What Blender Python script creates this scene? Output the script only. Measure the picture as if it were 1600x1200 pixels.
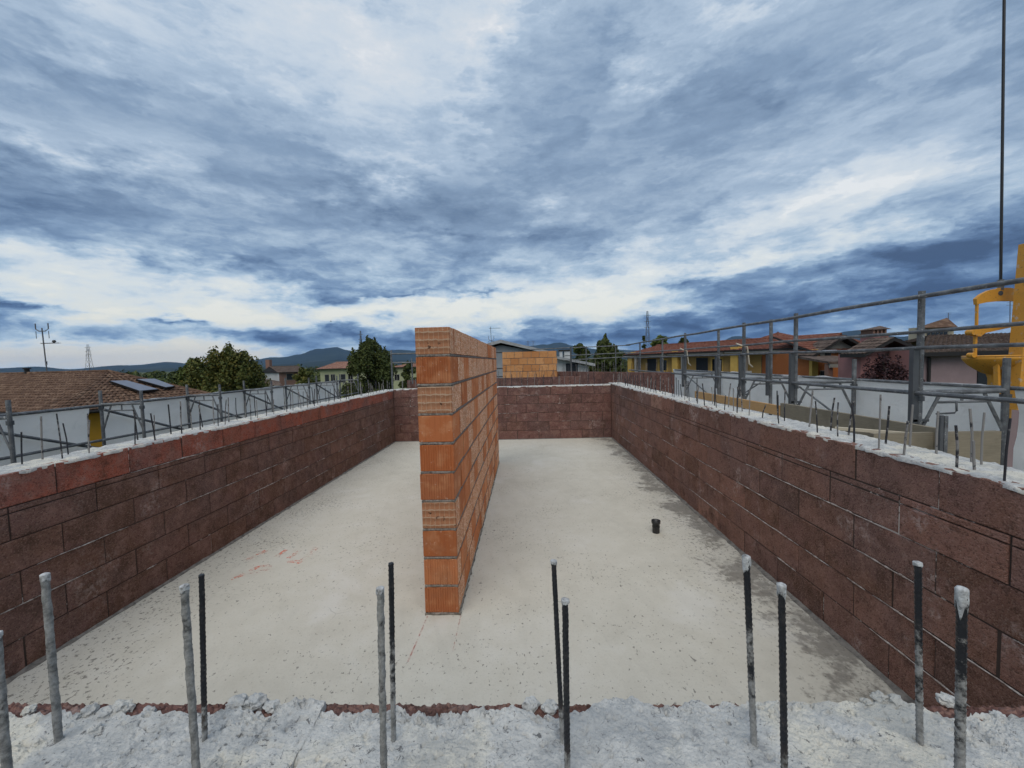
import bpy, bmesh, math, random
from mathutils import Vector, Matrix, noise as mnoise
for o in list(bpy.data.objects): bpy.data.objects.remove(o)
scene = bpy.context.scene
COL = scene.collection
rnd = random.Random(7)

# ------------------------------------------------------------------ camera
F_PX, VPX, VPY, ROLL, EYE = 640.0, 820.8, 564.9, 0.026, 1.814      # photograph measured at 1600 x 1200
_Y = Vector((VPX-800, 600-VPY, -F_PX)).normalized()
_Z = Vector((math.cos(ROLL), math.sin(ROLL), 0)).cross(_Y).normalized()
_X = _Y.cross(_Z)
RCAM = Matrix((_X, _Y, _Z))                                         # camera -> world
cam_data = bpy.data.cameras.new('camera')
cam = bpy.data.objects.new('camera', cam_data); COL.objects.link(cam)
cam_data.sensor_width = 36; cam_data.lens = F_PX/1600*36
cam_data.clip_start = 0.05; cam_data.clip_end = 60000
cam.matrix_world = Matrix.Translation((0, 0, EYE)) @ RCAM.to_4x4()
scene.camera = cam
def ray(u, v): return RCAM @ Vector((u-800, 600-v, -F_PX))
def PY(u, v, y):                                                    # point seen at pixel (u, v) on the plane Y = y
    d = ray(u, v); return Vector((0, 0, EYE)) + d*(y/d.y)
def PZ(u, v, z):                                                    # ... at height z
    d = ray(u, v); return Vector((0, 0, EYE)) + d*((z-EYE)/d.z)
def PX(u, v, x):
    d = ray(u, v); return Vector((0, 0, EYE)) + d*(x/d.x)

# ------------------------------------------------------------------ node helpers
def lin(c): return tuple((x/255/12.92 if x/255 <= .04045 else ((x/255+.055)/1.055)**2.4) for x in c)
class S:
    """a node socket with arithmetic"""
    def __init__(s, t, sock): s.t, s.k = t, sock
    def m(s, op, *a):
        n = s.t.nodes.new('ShaderNodeMath'); n.operation = op
        for i, x in enumerate((s,)+a):
            if isinstance(x, S): s.t.links.new(x.k, n.inputs[i])
            else: n.inputs[i].default_value = x
        return S(s.t, n.outputs[0])
    def __add__(s, o): return s.m('ADD', o)
    __radd__ = __add__
    def __sub__(s, o): return s.m('SUBTRACT', o)
    def __mul__(s, o): return s.m('MULTIPLY', o)
    __rmul__ = __mul__
    def __truediv__(s, o): return s.m('DIVIDE', o)
    def clamp(s, a=0., b=1.): return s.m('MAXIMUM', a).m('MINIMUM', b)
    def smooth(s, a, b):
        n = s.t.nodes.new('ShaderNodeMapRange'); n.interpolation_type = 'SMOOTHSTEP'
        s.t.links.new(s.k, n.inputs[0]); n.inputs[1].default_value = a; n.inputs[2].default_value = b
        return S(s.t, n.outputs[0])
def xyz(t, x, y, z):
    n = t.nodes.new('ShaderNodeCombineXYZ')
    for i, q in enumerate((x, y, z)):
        if isinstance(q, S): t.links.new(q.k, n.inputs[i])
        else: n.inputs[i].default_value = q
    return S(t, n.outputs[0])
def sep(v):
    n = v.t.nodes.new('ShaderNodeSeparateXYZ'); v.t.links.new(v.k, n.inputs[0])
    return [S(v.t, o) for o in n.outputs]
def nz(v, scale, detail=4., rough=.55, dist=0., color=False):
    n = v.t.nodes.new('ShaderNodeTexNoise'); v.t.links.new(v.k, n.inputs['Vector'])
    n.inputs['Scale'].default_value = scale; n.inputs['Detail'].default_value = detail
    n.inputs['Roughness'].default_value = rough; n.inputs['Distortion'].default_value = dist
    return S(v.t, n.outputs['Color' if color else 0])
def vor(v, scale, feature='F1', rand=1.):
    n = v.t.nodes.new('ShaderNodeTexVoronoi'); v.t.links.new(v.k, n.inputs['Vector']); n.feature = feature
    n.inputs['Scale'].default_value = scale; n.inputs['Randomness'].default_value = rand
    return S(v.t, n.outputs['Distance']), (S(v.t, n.outputs['Color']) if feature == 'F1' else None)
def ramp(f, stops, interp='LINEAR'):
    n = f.t.nodes.new('ShaderNodeValToRGB'); f.t.links.new(f.k, n.inputs[0]); e = n.color_ramp.elements
    n.color_ramp.interpolation = interp
    while len(e) < len(stops): e.new(.5)
    for q, (p, c) in zip(e, stops): q.position = p; q.color = (*c, 1)
    return S(f.t, n.outputs[0])
def mix(f, a, b, mode='MIX'):
    t = next(q.t for q in (f, a, b) if isinstance(q, S))
    n = t.nodes.new('ShaderNodeMix'); n.data_type = 'RGBA'; n.blend_type = mode
    for i, q in ((0, f), (6, a), (7, b)):
        if isinstance(q, S): t.links.new(q.k, n.inputs[i])
        elif i == 0: n.inputs[i].default_value = q
        else: n.inputs[i].default_value = (*q, 1)
    return S(t, n.outputs[2])

# ------------------------------------------------------------------ sky: daylight sky behind a broken stratocumulus deck
SUN_EL, SUN_AZ = math.radians(54), math.radians(-172)               # azimuth from +Y (view) towards +X
world = bpy.data.worlds.new('World'); scene.world = world; world.use_nodes = True
wt = world.node_tree; wt.nodes.clear()
w_out = wt.nodes.new('ShaderNodeOutputWorld'); w_bg = wt.nodes.new('ShaderNodeBackground')
wt.links.new(w_bg.outputs[0], w_out.inputs[0]); w_bg.inputs[1].default_value = 0.1
w_sky = wt.nodes.new('ShaderNodeTexSky'); w_sky.sky_type = 'NISHITA'; w_sky.sun_disc = False
w_sky.sun_elevation = SUN_EL; w_sky.sun_rotation = SUN_AZ; w_sky.air_density = 1.6; w_sky.dust_density = 1.5
w_tc = wt.nodes.new('ShaderNodeTexCoord')
D = S(wt, w_tc.outputs['Generated']); dx, dy, dz = sep(D)
dzp = dz.m('MAXIMUM', 0.0)
kk = S(wt, (dzp+.24).m('POWER', -1.).k)
P0 = xyz(wt, dx*kk, dy*kk, 0.)                                       # cloud deck seen in perspective
wob = nz(P0, .9, 3, .5, color=True); wr, wg_, wb = sep(wob)
az0 = dx.m('ARCTAN2', dy)*(180/math.pi); el0 = dz.m('ARCSINE')*(180/math.pi)
fl = el0.clamp(0, 30)/30.                                            # wobble less near the horizon
AE = xyz(wt, az0*.05, el0*.13, 0.)
w2 = nz(AE, 3.4, 6, .62, color=True); r2, g2, b2 = sep(w2)
az = az0 + (wr-.5)*16. + (r2-.5)*20.
el = el0 + ((wg_-.5)*8. + (g2-.5)*11.)*(fl+.20)
warp = xyz(wt, dx*kk + (r2-.5)*.55, dy*kk + (g2-.5)*.55, 0.)
n1 = nz(warp, .95, 7, .50, .35); n2 = nz(warp, 2.7, 8, .56, .5)
cr = nz(xyz(wt, az0*.05+(r2-.5)*.25, el0*.15+(g2-.5)*.25, 3.), 3.0, 8, .60, .3)
lowf = el0.smooth(24., 3.)
dens = (n1-.5)*1.2 + (n2-.5)*.55 + (cr-.5)*(lowf*.95+.42) + .475
azel = xyz(wt, az, el, 0.)
def gpx(u, v, ru, rv, amp, tilt=0.):
    """cloud bank centred where the pixel points, ru x rv degrees"""
    global dens
    d = ray(u, v).normalized()
    mp = wt.nodes.new('ShaderNodeMapping'); mp.vector_type = 'TEXTURE'; wt.links.new(azel.k, mp.inputs[0])
    mp.inputs[1].default_value = (math.degrees(math.atan2(d.x, d.y)), math.degrees(math.asin(d.z)), 0)
    mp.inputs[2].default_value = (0, 0, math.radians(tilt)); mp.inputs[3].default_value = (ru*2, rv*2, 1)
    g = wt.nodes.new('ShaderNodeTexGradient'); g.gradient_type = 'QUADRATIC_SPHERE'; wt.links.new(mp.outputs[0], g.inputs[0])
    dens = S(wt, g.outputs['Fac']).m('MULTIPLY_ADD', amp*1.15, dens)
for bank in (
    # u, v, ru, rv, amount (+ dark, - bright), tilt
    (560, 70, 16, 7, -.34, -18), (760, 10, 9, 4, -.36, 0), (1170, 0, 8, 4, -.35, 0), (60, 20, 16, 6, -.25, 0),
    (130, 140, 18, 4.5, .16, -6), (40, 215, 11, 2.6, -.26, -4), (150, 320, 20, 3.2, .30, -3), (20, 385, 8, 2.2, -.42, 0),
    (300, 405, 17, 2.0, .30, -3), (600, 335, 15, 2.6, .32, 2), (620, 268, 10, 1.6, -.16, 0), (470, 160, 10, 3, -.10, 0),
    (1010, 140, 4, 3, -.22, 0), (870, 320, 4, 2, -.28, 0), (980, 380, 4, 1.2, -.2, 0), (1100, 180, 22, 12, .10, 0), (860, 370, 12, 2.5, .14, 0),
    (1260, 315, 10, 1.8, -.36, 10), (1500, 200, 14, 6, .10, 0), (1420, 395, 11, 2.2, .38, 8), (1560, 385, 10, 2.6, .30, 8),
    (1120, 440, 9, 1.1, .34, 4), (1330, 470, 22, 1.8, .34, 5), (1080, 508, 15, 1.9, .36, 4), (900, 527, 12, 1.5, .30, 2), (1560, 500, 16, 4, .10, 0), (1240, 500, 14, .8, -.16, 4), (1400, 440, 12, .8, -.2, 6),
    (1120, 420, 12, 1.6, -.34, 3), (900, 470, 14, 2.8, -.50, 0), (640, 485, 18, 1.9, -.46, 0), (250, 475, 24, 2.4, -.38, 0), (100, 535, 24, 2.0, -.30, 0), (300, 552, 26, 1.1, -.30, 0),
    (420, 523, 16, .95, .50, 0), (610, 540, 10, 1.1, .34, 0), (740, 462, 5, .5, .4, 0), (600, 462, 7, .5, .35, 0), (240, 500, 2, .5, .5, 0), (65, 487, 2.2, .55, .5, 0), (545, 505, 4, 1.0, .30, 0),
): gpx(*bank)
fade = el0.smooth(0., 22.)
rampHi = ramp(dens, [(.0, lin((246, 248, 250))), (.16, lin((213, 223, 233))), (.36, lin((172, 191, 212))), (.58, lin((136, 159, 186))), (.8, lin((106, 129, 158))), (1., lin((84, 103, 130)))])
rampLo = ramp(dens, [(.0, lin((247, 246, 237))), (.2, lin((226, 233, 234))), (.40, lin((182, 206, 225))), (.60, lin((122, 153, 189))), (.82, lin((80, 109, 149))), (1., lin((62, 86, 122)))])
cl = mix(fade, rampLo, rampHi)
thin = (dens*-1.+.30).smooth(0., .25)*.22                            # thin places let the daylight sky through
skyc = mix(1., S(wt, w_sky.outputs[0]), (.1, .1, .1), 'MULTIPLY')
cl = mix(thin, cl, skyc)
below = (dz*-1.).smooth(0., .02)
cl = mix(below, cl, lin((120, 130, 140)))
cl10 = mix(1., cl, (7.6, 7.6, 7.6), 'MULTIPLY')
wt.links.new(cl10.k, w_bg.inputs[0])

sun_data = bpy.data.lights.new('sun', 'SUN'); sun_data.energy = 1.5; sun_data.angle = math.radians(60); sun_data.color = (1, .93, .82)
sun = bpy.data.objects.new('sun', sun_data); COL.objects.link(sun)
sun.rotation_euler = Vector((math.sin(SUN_AZ)*math.cos(SUN_EL), math.cos(SUN_AZ)*math.cos(SUN_EL), math.sin(SUN_EL))).to_track_quat('Z', 'Y').to_euler()
scene.render.engine = 'CYCLES'
scene.view_settings.view_transform = 'Standard'; scene.view_settings.look = 'None'
scene.view_settings.exposure = 0.42; scene.view_settings.gamma = 1.0; scene.view_settings.use_curve_mapping = False

scene.cycles.use_adaptive_sampling = True; scene.cycles.adaptive_threshold = 0.02
scene.cycles.use_denoising = True
scene.cycles.max_bounces = 6; scene.cycles.diffuse_bounces = 3; scene.cycles.glossy_bounces = 3; scene.cycles.transparent_max_bounces = 12

# ------------------------------------------------------------------ mesh and object helpers
class MB:
    """collects shapes in world coordinates; build() links them as one mesh object"""
    def __init__(s): s.v, s.f = [], []
    def add(s, vs, fs):
        b = len(s.v); s.v += [tuple(q) for q in vs]; s.f += [tuple(b+i for i in f) for f in fs]; return s
    def hexa(s, p):                                                  # 8 corners: bottom ring, top ring
        return s.add(p, [(3, 2, 1, 0), (4, 5, 6, 7), (0, 1, 5, 4), (1, 2, 6, 5), (2, 3, 7, 6), (3, 0, 4, 7)])
    def box(s, x0, x1, y0, y1, z0, z1):
        return s.hexa([(x0, y0, z0), (x1, y0, z0), (x1, y1, z0), (x0, y1, z0), (x0, y0, z1), (x1, y0, z1), (x1, y1, z1), (x0, y1, z1)])
    def obox(s, o, ax, ay, az, x0, x1, y0, y1, z0, z1):              # box in a frame
        q = lambda x, y, z: Vector(o)+ax*x+ay*y+az*z
        return s.hexa([q(x0, y0, z0), q(x1, y0, z0), q(x1, y1, z0), q(x0, y1, z0), q(x0, y0, z1), q(x1, y0, z1), q(x1, y1, z1), q(x0, y1, z1)])
    def tube(s, pts, r, n=8, cap=True):
        pts = [Vector(p) for p in pts]; rs = r if isinstance(r, (list, tuple)) else [r]*len(pts); rings = []
        for i, p in enumerate(pts):
            d = (pts[min(i+1, len(pts)-1)]-pts[max(i-1, 0)]).normalized()
            a = d.cross(Vector((0, 0, 1)) if abs(d.z) < .9 else Vector((1, 0, 0))).normalized(); b = d.cross(a)
            rings.append([p+(a*math.cos(2*math.pi*k/n)+b*math.sin(2*math.pi*k/n))*rs[i] for k in range(n)])
        vs = [q for R_ in rings for q in R_]; fs = []
        for i in range(len(pts)-1):
            for k in range(n): fs.append((i*n+k, i*n+(k+1) % n, (i+1)*n+(k+1) % n, (i+1)*n+k))
        if cap: fs += [tuple(range(n))[::-1], tuple((len(pts)-1)*n+k for k in range(n))]
        return s.add(vs, fs)
    def beam(s, a, b, w, h, up=(0, 0, 1)):
        a, b = Vector(a), Vector(b); d = (b-a); L = d.length; d.normalize()
        u = Vector(up)
        if abs(d.dot(u)) > .95: u = Vector((1, 0, 0))
        sx = d.cross(u).normalized(); sz = sx.cross(d)
        return s.obox(a, d, sx, sz, 0, L, -w/2, w/2, -h/2, h/2)
    def lathe(s, c, prof, n=20):
        vs = [(c[0]+r*math.cos(2*math.pi*k/n), c[1]+r*math.sin(2*math.pi*k/n), c[2]+z) for r, z in prof for k in range(n)]
        fs = [(i*n+k, i*n+(k+1) % n, (i+1)*n+(k+1) % n, (i+1)*n+k) for i in range(len(prof)-1) for k in range(n)]
        return s.add(vs, fs)
    def build(s, name, mat, parent=None, smooth=False, label=None, kind=None):
        me = bpy.data.meshes.new(name); off = parent_loc(parent)
        me.from_pydata([(x-off.x, y-off.y, z-off.z) for x, y, z in s.v], [], s.f); me.update()
        if smooth:
            me.polygons.foreach_set('use_smooth', [True]*len(me.polygons))
        return link(name, me, mat, parent, label=label, kind=kind)
def parent_loc(p):
    v = Vector((0, 0, 0))
    while p is not None: v = v+p.location; p = p.parent
    return v
def link(name, me, mat, parent=None, loc=(0, 0, 0), label=None, kind=None):
    if mat is not None and not me.materials: me.materials.append(mat)
    o = bpy.data.objects.new(name, me); COL.objects.link(o); o.parent = parent; o.location = loc
    if label: o['label'] = label
    if kind: o['kind'] = kind
    return o
def tag(o, label, cat, group=None):
    o['label'] = label; o['category'] = cat
    if group: o['group'] = group
    return o
def thing(name, label, cat, loc=(0, 0, 0), group=None):
    o = bpy.data.objects.new(name, None); COL.objects.link(o); o.location = loc; o.empty_display_size = .2
    return tag(o, label, cat, group)
def fbm(p, o=4, h=.9): return mnoise.fractal(p, h, 2.1, o)

# ------------------------------------------------------------------ materials
def material(name, fn, rough=.85, spec=.25):
    m = bpy.data.materials.new(name); m.use_nodes = True; t = m.node_tree; b = t.nodes['Principled BSDF']
    b.inputs['Roughness'].default_value = rough; b.inputs['Specular IOR Level'].default_value = spec
    tc = t.nodes.new('ShaderNodeTexCoord'); oi = t.nodes.new('ShaderNodeObjectInfo'); ge = t.nodes.new('ShaderNodeNewGeometry')
    va = t.nodes.new('ShaderNodeVectorMath'); va.operation = 'ADD'
    t.links.new(tc.outputs['Object'], va.inputs[0])
    r = S(t, oi.outputs['Random']); t.links.new(xyz(t, r*31., r*57., r*83.).k, va.inputs[1])
    out = fn(t, S(t, va.outputs[0]), r, S(t, ge.outputs['Position']), b)
    if out is not None:
        if isinstance(out, S): t.links.new(out.k, b.inputs['Base Color'])
        else: b.inputs['Base Color'].default_value = (*out, 1)
    return m
def bump(t, b, h, strength=.5, dist=.01):
    n = t.nodes.new('ShaderNodeBump'); n.inputs['Strength'].default_value = strength; n.inputs['Distance'].default_value = dist
    t.links.new(h.k, n.inputs['Height']); t.links.new(n.outputs[0], b.inputs['Normal'])
def scal(c, f): return tuple(x*f for x in c)

def f_block(stops, flour=.5):
    def fn(t, v, r, pos, b):
        base = ramp(r, stops)
        g, gc = vor(v, 150.); gs = sep(gc)[0]                        # lava gravel bound with cement
        big = nz(v, 3.5, 5, .6); mid = nz(v, 24., 5, .7); patch = nz(pos, 1.5, 4, .6)
        c = mix((big-.47).smooth(0., .2)*.55, base, (.23, .13, .115))          # greyer, purplish and rusty patches
        c = mix((patch-.48).smooth(0., .14)*.5, c, (.17, .115, .108)); c = mix((patch*-1.+.45).smooth(0., .1)*.35, c, (.23, .12, .085))
        c = mix((big*-1.+.44).smooth(0., .15)*.5, c, (.105, .062, .044))
        blot = nz(v, 8., 5, .68); c = mix((blot-.5).smooth(0., .14)*.5, c, (.30, .185, .155)); c = mix((blot*-1.+.47).smooth(0., .12)*.5, c, (.085, .052, .042))
        c = mix((gs*-1.+.25).smooth(0., .25)*.5, c, (.05, .032, .026))
        c = mix((gs-.74).smooth(0., .25)*.35, c, (.38, .25, .21))
        c = mix((mid*-1.+.44).smooth(0., .12)*.45, c, (.05, .03, .024))
        ef = nz(pos, 2.3, 6, .7); ef2 = nz(v, 40., 4, .7)            # cement bloom
        c = mix(((ef-.55).smooth(0., .14)*(ef2-.42).smooth(0., .2))*flour, c, (.50, .42, .40))
        bump(t, b, g*-1.+mid*.7, .6, .010)
        return mix(1., c, (.97, .93, .90), 'MULTIPLY')
    return fn
M = {}
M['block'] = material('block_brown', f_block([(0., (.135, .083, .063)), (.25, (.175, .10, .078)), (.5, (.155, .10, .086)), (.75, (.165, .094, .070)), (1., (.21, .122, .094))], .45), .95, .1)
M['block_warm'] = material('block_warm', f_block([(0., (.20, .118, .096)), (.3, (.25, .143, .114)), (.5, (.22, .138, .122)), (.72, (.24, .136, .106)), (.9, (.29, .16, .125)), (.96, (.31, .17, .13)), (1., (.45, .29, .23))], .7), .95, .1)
M['block_red'] = material('block_red', f_block([(0., (.38, .11, .07)), (.5, (.43, .13, .082)), (1., (.35, .115, .08))], .6), .95, .1)
M['block_plum'] = material('block_plum', f_block([(0., (.125, .07, .064)), (.5, (.165, .088, .08)), (1., (.19, .10, .088))], .6), .95, .1)
def f_joint(t, v, r, pos, b):
    a = nz(pos, 1.7, 4, .6); d = nz(pos, 14., 5, .7)
    return mix((a+d*.55-.90).smooth(0., .06), (.055, .04, .034), (.50, .46, .42))
M['squeeze'] = material('pale_mortar', lambda t, v, r, pos, b: ramp(nz(pos, 40., 4, .7), [(.32, (.16, .12, .10)), (.5, (.36, .31, .28)), (.7, (.60, .57, .53))]), .95, .1)
M['joint'] = material('mortar_joint', f_joint)
def f_floor(t, v, r, pos, b):
    x, y, z = sep(pos)
    a = nz(pos, .7, 5, .6); m_ = nz(pos, 5., 6, .65); f = nz(pos, 60., 5, .7)
    c = ramp(a*.6+m_*.4, [(.3, (.47, .445, .38)), (.5, (.55, .525, .455)), (.7, (.61, .59, .535))])
    c = mix((f-.52).smooth(0., .2)*.32, c, (.32, .30, .26))
    # trowel crumbs and cement crumbs, stretched by the lute
    st = xyz(t, x*1.0, y*.75, 0.)
    s1 = nz(st, 38., 4, .68, .3); s0 = nz(pos, 1.6, 3, .5)
    edge = (x-1.1).smooth(0., .9)+(x*-1.-2.1).smooth(0., .95)
    c = mix((s1+s0*.22+edge*.055-.730).smooth(0., .04)*.75, c, (.145, .135, .12))
    # damp along the right hand wall
    dn = nz(pos, 2.2, 5, .62, .4); dn2 = nz(pos, 17., 4, .65)
    damp = ((x-.85).smooth(0., 1.1)*.36+dn*.55+dn2*.30-.705).smooth(0., .09)
    dl = ((x*-1.-2.55).smooth(0., .6)*.26+dn*.5+dn2*.35-.74).smooth(0., .05)
    db = ((y-8.6).smooth(0., .9)*.22+dn*.5+dn2*.3-.68).smooth(0., .06)
    wet = (damp+dl+db).clamp()
    c = mix(wet*(dn2*.5+.5), c, (.17, .155, .135))
    sw = nz(xyz(t, x*.9+y*.25, y*.18, 4.), 5., 5, .6, 1.2); c = mix((sw-.54).smooth(0., .1)*.16, c, (.42, .40, .35))
    gr = nz(pos, 210., 3, .7); c = mix((gr-.6).smooth(0., .08)*.35, c, (.30, .28, .25))
    # whitish floury zones
    wz = nz(pos, 1.1, 4, .6, .6)
    c = mix((wz-.56).smooth(0., .15)*.35, c, (.66, .65, .62))
    # hairline cracks
    wp = nz(pos, 1.3, 3, .6, color=True); n = t.nodes.new('ShaderNodeMix'); n.data_type = 'VECTOR'; n.inputs[0].default_value = .35
    t.links.new(pos.k, n.inputs[4]); t.links.new(wp.k, n.inputs[5])
    e, _ = vor(S(t, n.outputs[1]), 1.15, 'DISTANCE_TO_EDGE')
    cm = nz(pos, .9, 2)
    c = mix((e*-1.+.0035).smooth(0., .003)*(cm-.62).smooth(0., .06)*.5, c, (.12, .11, .10))
    sc, scc = vor(pos, 34.); k = sep(scc)[0]
    c = mix((sc*-1.+.16).smooth(0., .05)*(k-.86).smooth(0., .02)*.8, c, (.11, .10, .09))
    bump(t, b, m_*.4+f*.35+s1*.3, .35, .01)
    rr = (wet*-.25+.9); t.links.new(rr.k, b.inputs['Roughness'])
    return c
M['floor'] = material('screed', f_floor)
def f_rough(t, v, r, pos, b):
    a = nz(pos, 4., 5, .6); m_ = nz(pos, 30., 6, .72); f = nz(pos, 150., 5, .75); g, gc = vor(pos, 190.); gs = sep(gc)[0]
    c = ramp(a*.4+m_*.6, [(.34, (.36, .365, .36)), (.48, (.52, .52, .505)), (.62, (.64, .635, .61))])
    c = mix((a-.47).smooth(0., .10)*.65, c, (.66, .62, .52))
    c = mix((m_*-1.+.41).smooth(0., .08)*.6, c, (.26, .265, .27))
    c = mix((f-.61).smooth(0., .06)*.7, c, (.13, .13, .135))
    pt = nz(pos, 75., 5, .8, .6); c = mix((pt-.585).smooth(0., .05)*.8, c, (.085, .085, .088))
    hz_ = nz(pos, 9., 5, .7); c = mix((hz_-.5).smooth(0., .08)*.5, c, (.33, .345, .355))
    bump(t, b, m_+f*.7-g*.2, .8, .008)
    return c
M['rough'] = material('poured_concrete', f_rough, .95, .1)
def f_fillet(t, v, r, pos, b):
    m_ = nz(pos, 18., 5, .7); bump(t, b, m_, .6, .01)
    return ramp(m_, [(.35, (.10, .095, .09)), (.6, (.22, .205, .185))])
M['fillet'] = material('grey_mortar', f_fillet, .95, .1)
def f_brick(mode):
    def fn(t, v, r, pos, b):
        px_, py, pz = sep(pos); s_ = px_+py
        base = ramp(r, [(0., (.34, .105, .038)), (.25, (.45, .15, .058)), (.5, (.39, .12, .042)), (.7, (.50, .20, .09)), (.85, (.43, .15, .06)), (1., (.36, .13, .058))])
        fine = s_.m('MULTIPLY', 2*math.pi/.0067).m('SINE')
        big = nz(pos, 9., 4); mid = nz(v, 34., 5, .7); spk = nz(pos, 95., 4, .7)
        streak = nz(xyz(t, s_*60., pz*3., r*20.), 1., 3)
        c = mix((big-.48).smooth(0., .2)*.5, base, (.55, .27, .135))
        c = mix((streak-.5).smooth(0., .2)*.4, c, (.29, .085, .032))
        h = fine*.2
        if mode == 'side':                                           # some faces combed for plaster and dusted with slip, some ribbed
            h = h+s_.m('MULTIPLY', 2*math.pi/.021).m('SINE')*.5
            sel = ((r*7.31).m('FRACT')-.35).smooth(0., .02)
            q = nz(xyz(t, s_*5., pz*9., r*9.), 4., 3, .55, .9)
            rel = (q-.5).m('ABSOLUTE').m('MULTIPLY', -1.).m('ADD', .05).smooth(0., .035)
            c = mix(sel*.5, c, (.52, .27, .15)); c = mix(sel*rel*.8, c, (.72, .52, .38))
            c = mix(sel*(mid*-1.+.45).smooth(0., .08)*.5, c, (.24, .11, .065)); h = h+sel*rel*1.6
            sm = nz(xyz(t, s_*3., pz*7., 2.), 3., 5, .7); c = mix((sm-.60).smooth(0., .08)*.5, c, (.46, .38, .32))     # mortar smears
        if mode == 'comb':
            lay = (pz.m('MULTIPLY', 2*math.pi/.055)+nz(pos, 26., 3)*2.6).m('SINE'); cr_ = (s_.m('MULTIPLY', 2*math.pi/.034)+nz(pos, 22., 3)*1.6).m('SINE')
            c = mix(.65, c, (.33, .18, .105)); c = mix((lay-.80).smooth(0., .15)*.6, c, (.52, .40, .29)); c = mix((cr_-.85).smooth(0., .12)*.45, c, (.47, .33, .22))
            hole = nz(pos, 17., 4, .7); c = mix((hole-.63).smooth(0., .04)*.9, c, (.06, .03, .02)); h = h+lay*.8+cr_*.5
        c = mix((spk-.62).smooth(0., .06)*.55, c, (.20, .07, .03)); c = mix((mid-.62).smooth(0., .05)*.4, c, (.64, .45, .34))
        dirt = nz(pos, 2.2, 5, .7); c = mix((dirt-.52).smooth(0., .16)*.3, c, (.26, .13, .075))
        bump(t, b, h+mid*.5, .55, .004)
        return mix(1., c, (1.5, 1.5, 1.48), 'MULTIPLY') if mode == 'side' else c  # light painted in: side colour brightened because those faces receive little
    return fn
M['brick'] = material('hollow_brick_end', f_brick('end'), .9, .15)
M['brick_comb'] = material('hollow_brick_combed', f_brick('comb'), .9, .15)
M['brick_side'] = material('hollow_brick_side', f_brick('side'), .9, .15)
def f_ybrick(t, v, r, pos, b):
    m_ = nz(pos, 14., 4, .6)
    return mix((m_-.45).smooth(0., .25)*.5, ramp(r, [(0., (.44, .19, .07)), (.5, (.53, .255, .10)), (1., (.60, .31, .135))]), (.38, .15, .05))
M['ybrick'] = material('yellow_brick', f_ybrick)
def f_mortar(t, v, r, pos, b):
    m_ = nz(pos, 40., 5, .7); bump(t, b, m_, .8, .01)
    return ramp(m_, [(.35, (.11, .095, .082)), (.65, (.32, .285, .25))])
M['mortar'] = material('brick_mortar', f_mortar, .95, .1)
def f_bar(cover, top_dark=0.):
    def fn(t, v, r, pos, b):
        n1_ = nz(pos, 75., 6, .75); n2_ = nz(pos, 22., 4, .6); z = sep(pos)[2]
        steel = mix((n1_-.5).smooth(0., .2), (.012, .013, .017), (.04, .036, .036))
        cem = mix((n1_-.3).smooth(0., .4), (.12, .118, .112), (.34, .335, .32))
        rust = mix((z*-1.+1.335).smooth(0., .06)*.6, steel, (.12, .075, .045))
        f = (n1_*.6+n2_*.4+cover-.5+(z*-1.+1.36).smooth(0., .09)*.22-(z-1.40).smooth(0., .1)*top_dark).smooth(-.03, .07)
        c = mix(f, rust, cem); bump(t, b, n1_+f*.6, .8, .003)
        t.links.new((f*.35+.45).k, b.inputs['Roughness'])
        return c
    return fn
M['bar_dark'] = material('steel_bar', f_bar(-.13), .5, .4)
M['bar_half'] = material('steel_bar_splashed', f_bar(.01, .16), .5, .4)
M['bar_cement'] = material('steel_bar_cemented', f_bar(.13), .9, .2)
def f_smallbar(t, v, r, pos, b):
    n1_ = nz(v, 30., 3); return mix((n1_+(r-.5)*.5-.5).smooth(0., .1), (.025, .025, .03), (.21, .20, .19))
M['bar_far'] = material('starter_bar', f_smallbar, .6, .3)
M['cement'] = material('cement_splash', lambda t, v, r, pos, b: (bump(t, b, nz(pos, 160., 5, .7), .9, .005), ramp(nz(pos, 90., 5, .7), [(.3, (.06, .06, .06)), (.42, (.36, .36, .36)), (.6, (.62, .63, .63))]))[1], .95, .1)
def f_galv(t, v, r, pos, b):
    m_ = nz(pos, 12., 5, .65); f = nz(pos, 45., 4, .6)
    c = mix((m_-.4).smooth(0., .3), (.085, .09, .095), (.175, .183, .19))
    c = mix((f-.62).smooth(0., .06)*.6, c, (.48, .47, .44))
    return mix((f*-1.+.36).smooth(0., .05)*.5, c, (.12, .07, .045))
M['galv'] = material('galvanised_tube', f_galv, .5, .4)
M['galv_dark'] = material('galvanised_sleeve', lambda t, v, r, pos, b: mix(nz(pos, 15., 5, .65), (.045, .05, .055), (.095, .10, .106)), .55, .4)
def f_tarp(t, v, r, pos, b):
    a = nz(pos, 1.4, 4, .6); w = nz(pos, 9., 4, .6, 1.); f = nz(pos, 260., 2)
    c = ramp(a, [(.3, (.86, .85, .83)), (.6, (.94, .93, .91))])
    c = mix((w-.58).smooth(0., .2)*.3, c, (.55, .56, .56)); bump(t, b, a*2.+w*.8+f*.1, .6, .03)
    tr = t.nodes.new('ShaderNodeBsdfTranslucent'); t.links.new(c.k, tr.inputs[0]); ms = t.nodes.new('ShaderNodeMixShader'); ms.inputs[0].default_value = .5
    t.links.new(b.outputs[0], ms.inputs[1]); t.links.new(tr.outputs[0], ms.inputs[2]); t.links.new(ms.outputs[0], t.nodes['Material Output'].inputs['Surface'])
    return c
M['tarp'] = material('white_fleece', f_tarp, .9, .1)
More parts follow.
